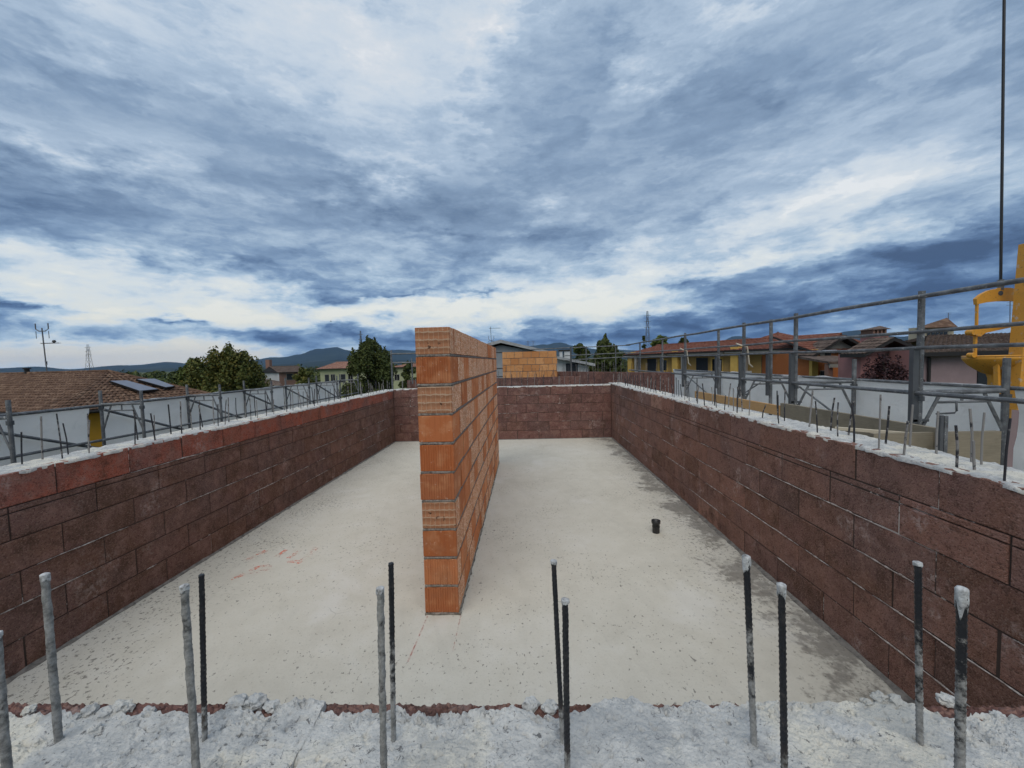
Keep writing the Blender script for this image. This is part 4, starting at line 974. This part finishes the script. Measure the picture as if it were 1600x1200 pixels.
# white gabled building behind the brick wall
gy = 30.; gl, gr = PY(708, 552, gy), PY(856, 553, gy); gp = PY(783, 536, gy); wg = (gr.x-gl.x)
gb = thing('house', 'grey-white gabled building with a pale roof edge behind the yellow brick wall', 'house', (gp.x, gy, GZ))
m_ = MB(); x0_, x1_, xm = gl.x+.5, gr.x-.5, gp.x; ezg = gr.z; rzg = gp.z
fr = [(x0_, GZ), (x1_, GZ), (x1_, ezg+.12), (xm, rzg-.15), (x0_, ezg+.12)]
m_.v = [(x, gy, z) for x, z in fr]+[(x, gy+9, z) for x, z in fr]; m_.f = [(0, 1, 2, 3, 4), (9, 8, 7, 6, 5)]+[(i, 5+i, 5+(i+1) % 5, (i+1) % 5) for i in range(5)]
m_.build('wall', M['p_grey'], gb)
for a, b_ in (((gl.x, ezg), (xm, rzg)), ((xm, rzg), (gr.x, ezg))):
    s_ = MB(); s_.v = [(a[0], gy-.5, a[1]), (b_[0], gy-.5, b_[1]), (b_[0], gy+9.5, b_[1]), (a[0], gy+9.5, a[1]), (a[0], gy-.5, a[1]+.22), (b_[0], gy-.5, b_[1]+.22), (b_[0], gy+9.5, b_[1]+.22), (a[0], gy+9.5, a[1]+.22)]
    MB().hexa(s_.v).build('roof', M['t_grey'], gb)
for k, z in enumerate((2.5, 1.35, .75)): MB().box(x0_+.3, x1_-.3, gy-.03, gy-.005, z, z+.04).build('cladding_joint', M['gutter'], gb)
pb = PY(768, 532, 31); aerial(Vector((pb.x, 31, rzg-.3)), 1.6, 'roof aerial with a long toothed boom on the grey gabled building', [('boom', .92, .75), ('fork', .35, .2), ('dish', .22, .2)], r=.02, sc=.8)
for u in (826, 834): pb = PY(u, 550, 33); aerial(Vector((pb.x, 33, pb.z-.6)), 1.5, 'thin twin-bar aerial behind the grey gabled roof', [('grid', .72, .2)], 'twin roof aerials', r=.018)
# low white building at the scaffold corner
ly0 = 27.
lb = thing('house', 'low white building with a sloping pale roof and a dark garage opening', 'house', (PY(895, 600, ly0).x, ly0, GZ))
a, b_, c = PY(866, 553, ly0), PY(926, 571, ly0), PY(926, 600, ly0)
MB().hexa([(a.x+.1, ly0, GZ), (b_.x-.3, ly0, GZ), (b_.x-.3, ly0+6, GZ), (a.x+.1, ly0+6, GZ), (a.x+.1, ly0, a.z-.3), (b_.x-.3, ly0, b_.z-.05), (b_.x-.3, ly0+6, b_.z-.05), (a.x+.1, ly0+6, a.z-.3)]).build('wall', M['p_white'], lb)
MB().hexa([(a.x-.2, ly0-.5, a.z-.25), (b_.x+.1, ly0-.5, b_.z-.05), (b_.x+.1, ly0+6.3, b_.z-.05), (a.x-.2, ly0+6.3, a.z-.25), (a.x-.2, ly0-.5, a.z-.08), (b_.x+.1, ly0-.5, b_.z+.12), (b_.x+.1, ly0+6.3, b_.z+.12), (a.x-.2, ly0+6.3, a.z-.08)]).build('roof', M['t_grey'], lb)
g0, g1 = PY(884, 568, ly0), PY(903, 590, ly0); MB().box(g0.x, g1.x, ly0-.02, ly0+.05, g1.z, g0.z).build('opening', M['shutter'], lb)
for u0, u1 in ((874, 878.5), (881, 890)):
    a, b_ = PY(u0, 548, ly0+3), PY(u1, 562, ly0+3); ch = MB().box(a.x, b_.x, ly0+2.7, ly0+3.4, b_.z-1, a.z-.06).build('chimney', M['p_white'], lb); MB().box(a.x-.06, b_.x+.06, ly0+2.64, ly0+3.46, a.z-.05, a.z+.06).build('cap', M['gutter'], ch)

# terrace of ochre houses on the right: facade runs from far left to near right
TA, TB = Vector((PY(985, 550, 46).x, 46, 0)), Vector((PY(1268, 550, 30).x, 30, 0)); tx = (TB-TA).normalized(); tn = Vector((tx.y, -tx.x, 0))
if tn.x > 0: tn = -tn
tl = (TB-TA).length; U = tl/3; ty = -tn
def terrace(i, label):
    o = TA+tx*(U*i); root = thing('terraced_house', label, 'house', (o.x, o.y, GZ), None); q = lambda s, t, z: o+tx*s+ty*t+EZ*z
    ez, rz_ = 2.28+(.02*i), 3.25
    MB().hexa([q(.01, 0, GZ), q(U-.01, 0, GZ), q(U-.01, 8, GZ), q(.01, 8, GZ), q(.01, 0, ez), q(U-.01, 0, ez), q(U-.01, 8, ez), q(.01, 8, ez)]).build('wall', M['p_ochre'], root)
    E_ = [q(0, -1.1, ez-.02), q(U, -1.1, ez-.02), q(U, 4, rz_), q(0, 4, rz_), q(U, 9, ez), q(0, 9, ez)]; dn = EZ*-.12
    ro = MB().add([p+dn for p in E_]+E_, [(6, 7, 8, 9), (9, 8, 10, 11), (1, 0, 3, 2), (2, 3, 5, 4), (0, 1, 7, 6), (4, 5, 11, 10), (1, 2, 8, 7), (2, 4, 10, 8), (3, 0, 6, 9), (5, 3, 9, 11)]).build('roof', M['gutter'], root)
    tiles(ro, 'tiles', (E_[0], E_[1], E_[2], E_[3]), 't_red', .45, .4); MB().tube([E_[3]+EZ*.04, E_[2]+EZ*.04], .1, 6).build('ridge', M['t_red'], ro)
    MB().obox(o, tx, ty, EZ, 0, U*.98, -1.04, -.92, ez-.26, ez-.15).build('eaves_board', M['p_stone'], root)
    # pilaster flue, balcony door, windows, porch roof
    MB().obox(o, tx, ty, EZ, .35, 1.0, -.75, -.002, GZ, ez+.25).build('pilaster', M['p_pilaster'], root)
    MB().obox(o, tx, ty, EZ, 1.55, 1.8, -.9, -.66, GZ, ez-.15).build('column', M['p_stone'], root)
    f = (q(0, 0, 0), tx, -ty)
    window(root, *f, 2.5, -.25, 1.25, 2.0, 'shutter', 'p_ochre'); window(root, *f, U-1.9, .55, .95, 1.05, 'glass', 'p_pilaster', .12)
    MB().obox(o, tx, ty, EZ, 1.3, 4.3, -1.15, -.003, -.55, -.32).build('balcony_slab', M['p_stone'], root); MB().obox(o, tx, ty, EZ, 1.3, 4.3, -1.15, -1.05, -.32, .38).build('balcony_parapet', M['p_stone'], root)
    for k in range(5): MB().obox(o, tx, ty, EZ, 2.0+k*.1, 2.05+k*.1, -1.22, -1.16, -.3, .62).build('baluster', M['p_white'], root)
    pr = [q(4.4, -1.9, -.25), q(U+.1, -1.9, -.25), q(U+.1, -.01, .42), q(4.4, -.01, .42)]
    po = MB().hexa([p+EZ*-.1 for p in pr]+pr).build('porch_roof', M['t_red'], root); tiles(po, 'tiles', pr, 't_red', .4, .4)
    MB().obox(o, tx, ty, EZ, 1.3, U+.1, -1.95, -1.85, -.62, -.34).build('porch_beam', M['p_stone'], root)
    MB().obox(o, tx, ty, EZ, 4.6, U-.2, -.03, -.003, -3., -.5).build('garage_opening', M['shutter'], root)
    return q
terrace(0, 'ochre terraced house at the far end of the row, beside the dark trees')
terrace(1, 'ochre terraced house between its two neighbours in the row')
terrace(2, 'ochre terraced house adjoining the orange gabled house')
# orange gabled house
oy = 27.5
oh = thing('house', 'orange house with a stone gable and dark shutters next to the ochre terrace', 'house', (PY(1305, 600, oy).x, oy, GZ))
def OB(u0, v0, u1, v1, y0, y1, name, mat, parent=oh):
    a, b_ = PY(u0, v0, oy), PY(u1, v1, oy); return MB().box(a.x, b_.x, oy+y0, oy+y1, b_.z, a.z).build(name, M[mat], parent)
aw, bw_ = PY(1268, 547, oy), PY(1345, 547, oy); MB().box(aw.x, bw_.x, oy, oy+7, GZ, aw.z).build('wall', M['p_orange'], oh)
mr = [Vector((aw.x-.2, oy-.3, aw.z-.05)), Vector((bw_.x+1.5, oy-.3, aw.z-.05)), Vector((bw_.x+1.5, oy+4, aw.z+1.15)), Vector((aw.x-.2, oy+4, aw.z+1.15))]
mo = MB().hexa([p+EZ*-.12 for p in mr]+mr).build('roof', M['gutter'], oh); tiles(mo, 'tiles', mr, 't_red', .45, .4)
pk, el_, er = PY(1309, 527, oy), PY(1281, 545, oy), PY(1337, 543, oy)
MB().add([(el_.x, oy-.06, el_.z-.1), (er.x, oy-.06, el_.z-.1), (pk.x, oy-.06, pk.z-.15), (el_.x, oy+1, el_.z-.1), (er.x, oy+1, el_.z-.1), (pk.x, oy+1, pk.z-.15)], [(0, 1, 2), (5, 4, 3), (0, 3, 4, 1), (1, 4, 5, 2), (2, 5, 3, 0)]).build('gable', M['p_stone'], oh)
for a, b_ in ((Vector((el_.x-.9, 0, el_.z-.5)), pk), (pk, Vector((er.x+.9, 0, el_.z-.5)))):
    q8 = [(a.x, oy-.7, a.z-.1), (b_.x, oy-.7, b_.z-.1), (b_.x, oy+1.2, b_.z-.1), (a.x, oy+1.2, a.z-.1)]; ro = MB().hexa(q8+[(x, y, z+.16) for x, y, z in q8]).build('roof', M['gutter'], oh)
    tiles(ro, 'tiles', [(a.x, oy-.7, a.z+.065), (a.x, oy+1.2, a.z+.065), (b_.x, oy+1.2, b_.z+.065), (b_.x, oy-.7, b_.z+.065)], 't_dark', .45, .4)
OB(1265, 546, 1272, 720, -.25, .02, 'pilaster', 'p_pilaster')
for u0, v0, u1, v1 in ((1288, 551, 1297, 562), (1311, 550, 1326, 561), (1281.5, 580, 1296, 594), (1311, 579, 1327, 594)):
    w = OB(u0-.8, v0-1, u1+.8, v1+1, -.04, .01, 'window', 'p_stone'); OB(u0, v0, (u0+u1)/2-.3, v1, -.06, -.03, 'shutter', 'shutter', w); OB((u0+u1)/2+.3, v0, u1, v1, -.06, -.03, 'shutter', 'shutter', w)
OB(1280.5, 551, 1287, 562, -.09, -.05, 'open_shutter', 'p_stone')
# porch in front of the orange house
py_ = 24.
pg = thing('porch', 'dark-roofed porch on posts in front of the orange house', 'porch', (PY(1335, 600, py_).x, py_, GZ))
a, b_ = PY(1295, 565, py_), PY(1372, 563, py_); tp = PY(1330, 556, py_+2.5)
ro = MB().hexa([(a.x, py_, a.z-.12), (b_.x, py_, a.z-.12), (b_.x-.3, py_+3, tp.z-.1), (a.x+.3, py_+3, tp.z-.1), (a.x, py_, a.z), (b_.x, py_, a.z), (b_.x-.3, py_+3, tp.z+.05), (a.x+.3, py_+3, tp.z+.05)]).build('roof', M['t_dark'], pg)
MB().box(a.x+.1, b_.x-.1, py_+.02, py_+.14, a.z-.35, a.z-.13).build('beam', M['p_stone'], pg)
for u in (1301, 1340, 1366): p = PY(u, 570, py_); MB().box(p.x-.14, p.x+.14, py_+.16, py_+.44, GZ, a.z-.12).build('post', M['p_rose'], pg)
# pink house
ky = 20.
ph_ = thing('house', 'pink and mauve house with dark tiled roofs, a glazed turret and a pink chimney', 'house', (PY(1450, 600, ky).x, ky, GZ))
def KB(u0, v0, u1, v1, y, d, name, mat, parent=ph_, zb=None):
    a, b_ = PY(u0, v0, y), PY(u1, v1, y); return MB().box(a.x, b_.x, y, y+d, (b_.z if zb is None else zb), a.z).build(name, M[mat], parent)
KB(1345, 553, 1450, 600, 21.5, 1.5, 'wall', 'p_pink', zb=GZ)
kp, kl, kr = PY(1381, 531, 21.2), PY(1336, 556, 21.2), PY(1432, 552, 21.2)
MB().add([(kl.x+.5, 21.45, kl.z), (kr.x-.4, 21.45, kl.z), (kp.x, 21.45, kp.z-.2), (kl.x+.5, 22, kl.z), (kr.x-.4, 22, kl.z), (kp.x, 22, kp.z-.2)], [(0, 1, 2), (5, 4, 3), (0, 3, 4, 1), (1, 4, 5, 2), (2, 5, 3, 0)]).build('gable', M['p_pink'], ph_)
for a, b_ in ((kl, kp), (kp, kr)):
    q8 = [(a.x, 20.6, a.z-.08), (b_.x, 20.6, b_.z-.08), (b_.x, 22.2, b_.z-.08), (a.x, 22.2, a.z-.08)]; ro = MB().hexa(q8+[(x, y, z+.16) for x, y, z in q8]).build('roof', M['gutter'], ph_)
    tiles(ro, 'tiles', [(a.x, 20.6, a.z+.085), (a.x, 22.2, a.z+.085), (b_.x, 22.2, b_.z+.085), (b_.x, 20.6, b_.z+.085)], 't_dark', .27, .22)
KB(1441, 551, 1620, 600, 19.5, 2.2, 'wall', 'p_mauve', zb=GZ); KB(1425, 545, 1441, 600, 19.9, 1.2, 'wall', 'p_pink', zb=GZ)
e0, e1, r0_, r1_ = PY(1436, 551, 19), PY(1640, 548, 19), PY(1450, 524, 24), PY(1660, 520, 24)
r1_ = Vector((r1_.x, 24, r0_.z)); e1 = Vector((e1.x, 19, e0.z)); q8 = [e0, e1, r1_, r0_]
ro = MB().hexa([p+EZ*-.18 for p in q8]+q8).build('roof', M['gutter'], ph_); tiles(ro, 'tiles', q8, 't_dark', .27, .22)
bk = Vector((0, 5, -1.0)); MB().hexa([r0_+EZ*-.18, r1_+EZ*-.18, r1_+bk, r0_+bk, r0_, r1_, r1_+bk+EZ*.18, r0_+bk+EZ*.18]).build('roof', M['t_dark'], ph_)
p = PY(1453, 560, 19.4); MB().tube([(p.x, 19.42, GZ), (p.x, 19.42, e0.z-.25), (p.x-.3, 19.3, e0.z-.1)], .06, 8).build('downpipe', M['gutter'], ph_)
p0, p1 = PY(1527, 572, 19.5), PY(1543, 600, 19.5); MB().box(p0.x, p1.x, 19.46, 19.6, p1.z-.2, p0.z).build('window', M['shutter'], ph_)
# chimney with brick hood
ch = KB(1364, 524, 1388, 545, 22, .8, 'chimney', 'p_pink'); a, b_ = PY(1362, 521, 22), PY(1389, 524, 22); MB().box(a.x, b_.x, 21.95, 22.85, b_.z, a.z).build('cap', M['t_dark'], ch)
for u in (1366, 1372, 1378, 1384): a, b_ = PY(u-1.4, 514, 22), PY(u+1.4, 521, 22); MB().box(a.x, b_.x, 22.0, 22.8, b_.z, a.z).build('hood_brick', M['p_rose'], ch)
a, b_, c = PY(1360, 515, 22), PY(1391, 515, 22), PY(1375.5, 509, 22.4); MB().add([(a.x, 21.9, a.z), (b_.x, 21.9, a.z), (b_.x, 22.9, a.z), (a.x, 22.9, a.z), (c.x, 22.4, c.z)], [(3, 2, 1, 0), (0, 1, 4), (1, 2, 4), (2, 3, 4), (3, 0, 4)]).build('hood', M['t_dark'], ch)
# turret
tw = KB(1442, 511, 1490, 532, 25, .9, 'turret', 'p_cream'); a, b_, c = PY(1436, 512.5, 24.7), PY(1494, 511, 24.7), PY(1464, 498, 26)
MB().add([(a.x, 24.6, a.z), (b_.x, 24.6, a.z), (b_.x+.6, 26.2, a.z), (a.x+.9, 26.2, a.z), (c.x, 25.4, c.z)], [(3, 2, 1, 0), (0, 1, 4), (1, 2, 4), (2, 3, 4), (3, 0, 4)]).build('turret_roof', M['t_brown'], ph_)
for u in (1451, 1457.5, 1464, 1470.5, 1477): a, b_ = PY(u-2.4, 514.5, 25), PY(u+2.4, 527.5, 25); MB().box(a.x, b_.x, 24.97, 25.02, b_.z, a.z).build('pane', M['glass'], tw)
pb = PY(1482, 508, 26); aerial(Vector((pb.x, 26, pb.z)), .75, 'short aerial beside the turret roof', [('grid', .5, .12)], r=.016)
pb = PY(1578, 505, 21); aerial(Vector((pb.x, 21, pb.z)), 1.25, 'thin aerial rising behind the yellow skip', [('grid', .7, .16)], r=.018)
# far red roof with a pyramid top behind the terrace
e5 = PY(1205, 531, 46); house('house', 'red pyramid roof poking up behind the ochre terrace', Vector((e5.x, 46, 0)), Vector((1, 0, 0)), 3.6, 3.6, e5.z, PY(1222, 519, 47).z, 'p_pink', 't_red', 1.75, .3, trow=.5)
# street lamp
sy = 23.; b0 = PY(1357, 600, sy)
sl = thing('street_lamp', 'curved pale grey street lamp between the porch and the plum shrub', 'street lamp', (b0.x, sy, GZ))
cv = [(1357, 600), (1356.5, 575), (1354, 566), (1349, 559), (1340, 554.5), (1326, 551), (1306, 548.3)]
MB().tube([Vector((b0.x, sy, GZ))]+[PY(u, v, sy) for u, v in cv], [.08, .06]+[.045]*6, 8).build('pole', M['lamp'], sl, smooth=True)
a = PY(1306, 548.5, sy); b_ = PY(1284, 549, sy); MB().hexa([(b_.x, sy-.13, b_.z-.05), (a.x, sy-.1, a.z-.08), (a.x, sy+.1, a.z-.08), (b_.x, sy+.13, b_.z-.05), (b_.x+.1, sy-.08, b_.z+.06), (a.x, sy-.07, a.z+.07), (a.x, sy+.07, a.z+.07), (b_.x+.1, sy+.08, b_.z+.06)]).build('lamp_head', M['lamp'], sl)

# the storey below the room
bd_ = thing('building_storey', 'rendered lower storey carrying the new block walls', 'building', (0, 6, GZ)); MB().box(XL-T+.02, 2.25, .36, 13.2, GZ, -.302).build('wall', M['p_base'], bd_)

# ------------------------------------------------------------------ trees and shrubs
def leaves(clumps, n, size, mat, name, root, rs, flat=.6, kind='stuff'):
    vs, fs = [], []; tot = sum(r**2 for _, r, _ in clumps)
    for c, r, sq in clumps:
        k = int(n*r*r/tot)
        for _ in range(k):
            d = Vector((rs.gauss(0, 1), rs.gauss(0, 1), rs.gauss(0, 1))).normalized(); q = r*(rs.random()**.45)
            p = c+Vector((d.x*q, d.y*q, d.z*q*sq)); s = size*rs.uniform(.6, 1.35)
            a = (d+Vector((rs.gauss(0, .7), rs.gauss(0, .7), rs.gauss(0, .7)))).normalized(); u = a.cross(EZ if abs(a.z) < .9 else EX).normalized(); w = a.cross(u)
            th = rs.random()*6.28; u, w = u*math.cos(th)+w*math.sin(th), w*math.cos(th)-u*math.sin(th); b0 = len(vs)
            vs += [p-u*s, p-w*s*flat+a*s*.15, p+u*s*1.1, p+w*s*flat+a*s*.15]; fs.append((b0, b0+1, b0+2, b0+3))
    m_ = MB(); m_.v = [tuple(v) for v in vs]; m_.f = fs; return m_.build(name, M[mat], root)
def tree(label, base, top, w, mat, seed, n=9000, size=.16, spikes=0, trunk=.2, group=None, cat='tree', name='tree', low=.25, shape=1.0, nb=26):
    rs = random.Random(seed); root = thing(name, label, cat, base, group); H = top-base.z; tb = MB()
    tb.tube([base, base+EZ*H*.3+Vector((rs.gauss(0, .1), 0, 0)), base+EZ*H*.75], [trunk, trunk*.75, trunk*.25], 8); cl = []
    for i in range(nb):
        t = low+(1-low)*(i+rs.random())/nb; prof = math.sin(math.pi*min(1, (t-low)/(1-low)*.86+.14))**.7*shape
        th = rs.random()*6.28; rad = w*.5*prof*rs.uniform(.25, .82); r = w*rs.uniform(.13, .22)*(1.1-.45*t)
        c = base+Vector((math.cos(th)*rad, math.sin(th)*rad, H*t-r*.6)); cl.append((c, r, rs.uniform(.7, 1.1)))
        s = base+EZ*H*max(.18, t-.28); tb.tube([s, (s+c)/2+EZ*.15, c], [trunk*.35, trunk*.2, .015], 5)
    for i in range(spikes):
        th = rs.random()*6.28; rad = w*.42*rs.random()**.6; zt = 1-.28*(rad/(w*.5))**1.5+rs.gauss(0, .035)
        for k in range(3): cl.append((base+Vector((math.cos(th)*rad, math.sin(th)*rad, H*(zt-.045*k))), w*(.032+.022*k), 1.9))
    tb.build('trunk', M['bark'], root); leaves(cl, n, size, mat, 'crown', root, rs); return root
def tree_px(label, u, v_top, w_px, y, mat, seed, **k):
    p = PY(u, v_top, y); return tree(label, Vector((p.x, y, GZ)), p.z, w_px/F_PX*y, mat, seed, **k)
tree_px('broad autumn-tinged tree beside the brown tiled roof', 350, 547, 138, 36, 'leaf_autumn', 1, n=28000, size=.12, spikes=44, low=.42, nb=56, shape=1.2)
tree_px('lower green tree tucked against the brown tiled roof', 300, 562, 80, 39, 'leaf', 11, n=13000, size=.12, spikes=12, low=.45, nb=24)
tree_px('tall dark spiky-topped tree beside the pale green house', 578, 531, 80, 42, 'leaf_dark', 2, n=26000, size=.12, spikes=60, low=.35, nb=50, shape=1.25)
tree_px('round yellowish bush between the two small houses', 474, 574, 44, 60, 'leaf_autumn', 3, n=8000, size=.17, low=.35)
tree_px('dark green tree with a pointed crown behind the back guard rails', 944, 528, 60, 60, 'leaf_dark', 4, n=12000, size=.2, spikes=10, low=.3)
tree_px('rounded dark green tree next to the pointed one behind the guard rails', 908, 536, 48, 58, 'leaf_dark', 5, n=9000, size=.2, low=.3)
tree_px('dark hedge-like tree at the end of the ochre terrace', 968, 548, 50, 56, 'leaf_dark', 6, n=9000, size=.2, low=.2)
tree_px('feathery olive tree rising above the terrace roofs', 1032, 523, 46, 80, 'leaf', 7, n=8000, size=.28, low=.5)
tree_px('slim dark cypress beside the far pylon', 1006, 523, 9, 78, 'leaf_dark', 8, n=2500, size=.25, low=.2)
tree_px('dark tree behind the middle of the terrace roofs', 1068, 527, 30, 82, 'leaf_dark', 9, n=5000, size=.28, low=.5)
tree_px('dark clump of tree at the corner behind the cream house', 640, 566, 40, 70, 'leaf_dark', 10, n=6000, size=.22, low=.2)
p = PY(1385, 560, 18.5); tree('plum-leaved shrub in front of the pink house', Vector((p.x, 18.5, GZ)), PY(1385, 553, 18.5).z, 2.9, 'leaf_plum', 12, n=8500, size=.06, spikes=46, trunk=.05, cat='shrub', name='shrub', low=.35, nb=22)
p = PY(1434, 565, 18.2); tree('sparse reddish shrub by the post of the three-rail scaffold', Vector((p.x, 18.2, GZ)), PY(1434, 575, 18.2).z, .9, 'leaf_plum', 13, n=1200, size=.06, spikes=8, trunk=.04, cat='shrub', name='shrub', low=.5, nb=9)
# woods on the plain
rs = random.Random(5); cl = []
for i in range(420):
    a = math.radians(rs.uniform(-52, 50)); y = rs.uniform(120, 900)*(1 if rs.random() < .6 else .6); x = math.tan(a)*y; r = rs.uniform(2.5, 5)
    if abs(x) < 30 and y < 60: continue
    cl.append((Vector((x, y, GZ+r*.9)), r, rs.uniform(.8, 1.2)))
o = leaves(cl, 70000, .9, 'leaf_dark', 'woods', None, rs); o['kind'] = 'stuff'; o['label'] = 'dark woods and hedges across the plain'

# ------------------------------------------------------------------ pylons
def pylon(label, u, v_top, v_base, y, wpx):
    t_, b0 = PY(u, v_top, y), PY(u, v_base, y); base = Vector((b0.x, y, GZ)); H = t_.z-GZ; w = wpx/F_PX*y/2; r = max(.07, y*.00042)
    root = thing('pylon', label, 'pylon', base); k = lambda s: w*(1-s)**1.2+w*.16
    for sx in (-1, 1):
        for sy_ in (-1, 1): MB().tube([base+Vector((sx*k(s), sy_*k(s), H*s)) for s in (0, .3, .6, 1)], r, 4).build('leg', M['metal'], root)
    for s0, s1 in ((.0, .18), (.18, .34), (.34, .48), (.48, .6), (.6, .7), (.7, .8), (.8, .9)):
        lt = MB(); a, b_ = k(s0), k(s1)
        for q in (-1, 1): lt.tube([base+Vector((-a, q*a, H*s0)), base+Vector((b_, q*b_, H*s1))], r*.6, 4); lt.tube([base+Vector((a, q*a, H*s0)), base+Vector((-b_, q*b_, H*s1))], r*.6, 4)
        lt.build('lattice', M['metal'], root)
    for s in (.72, .82, .92): MB().tube([base+Vector((-w*1.15, 0, H*s)), base+Vector((w*1.15, 0, H*s+.2))], r*1.1, 4).build('cross_arm', M['metal'], root)
pylon('lattice pylon standing beyond the brown tiled roof', 140, 538, 576, 330, 9); pylon('lattice pylon rising behind the tall dark tree', 565.5, 517, 570, 260, 7); pylon('lattice pylon above the trees by the ochre terrace', 1012, 486, 545, 300, 9)
fb = PY(517, 502, 60); tag(MB().add([fb+Vector((-.32, 0, .03)), fb+Vector((-.05, .10, 0)), fb+Vector((-.05, -.08, 0)), fb+Vector((.05, .10, 0)), fb+Vector((.05, -.08, 0)), fb+Vector((.32, 0, .05)), fb+Vector((0, -.22, .03)), fb+Vector((0, .2, .02)), fb+Vector((0, 0, .09)), fb+Vector((0, 0, -.07))],
    [(0, 2, 1), (5, 3, 4), (6, 4, 8), (6, 8, 2), (7, 8, 3), (7, 1, 8), (8, 4, 3), (8, 1, 2), (9, 3, 4), (9, 2, 1), (6, 2, 9), (6, 9, 4), (7, 3, 9), (7, 9, 1)]).build('flying_bird', M['black']), 'small dark bird flying high against the bright cloud gap', 'bird')

# ------------------------------------------------------------------ haze over the plain
hz = MB().box(-18000, 18000, -400, 15000, GZ-1.2, 620).build('haze', None, kind='stuff')
hm = bpy.data.materials.new('haze'); hm.use_nodes = True; ht = hm.node_tree; ht.nodes.clear()
ho = ht.nodes.new('ShaderNodeOutputMaterial'); hv = ht.nodes.new('ShaderNodeVolumePrincipled'); ht.links.new(hv.outputs[0], ho.inputs['Volume'])
hv.inputs['Color'].default_value = (.36, .60, 1., 1); hv.inputs['Density'].default_value = 2.9e-5; hv.inputs['Anisotropy'].default_value = .2
hz.data.materials.append(hm)
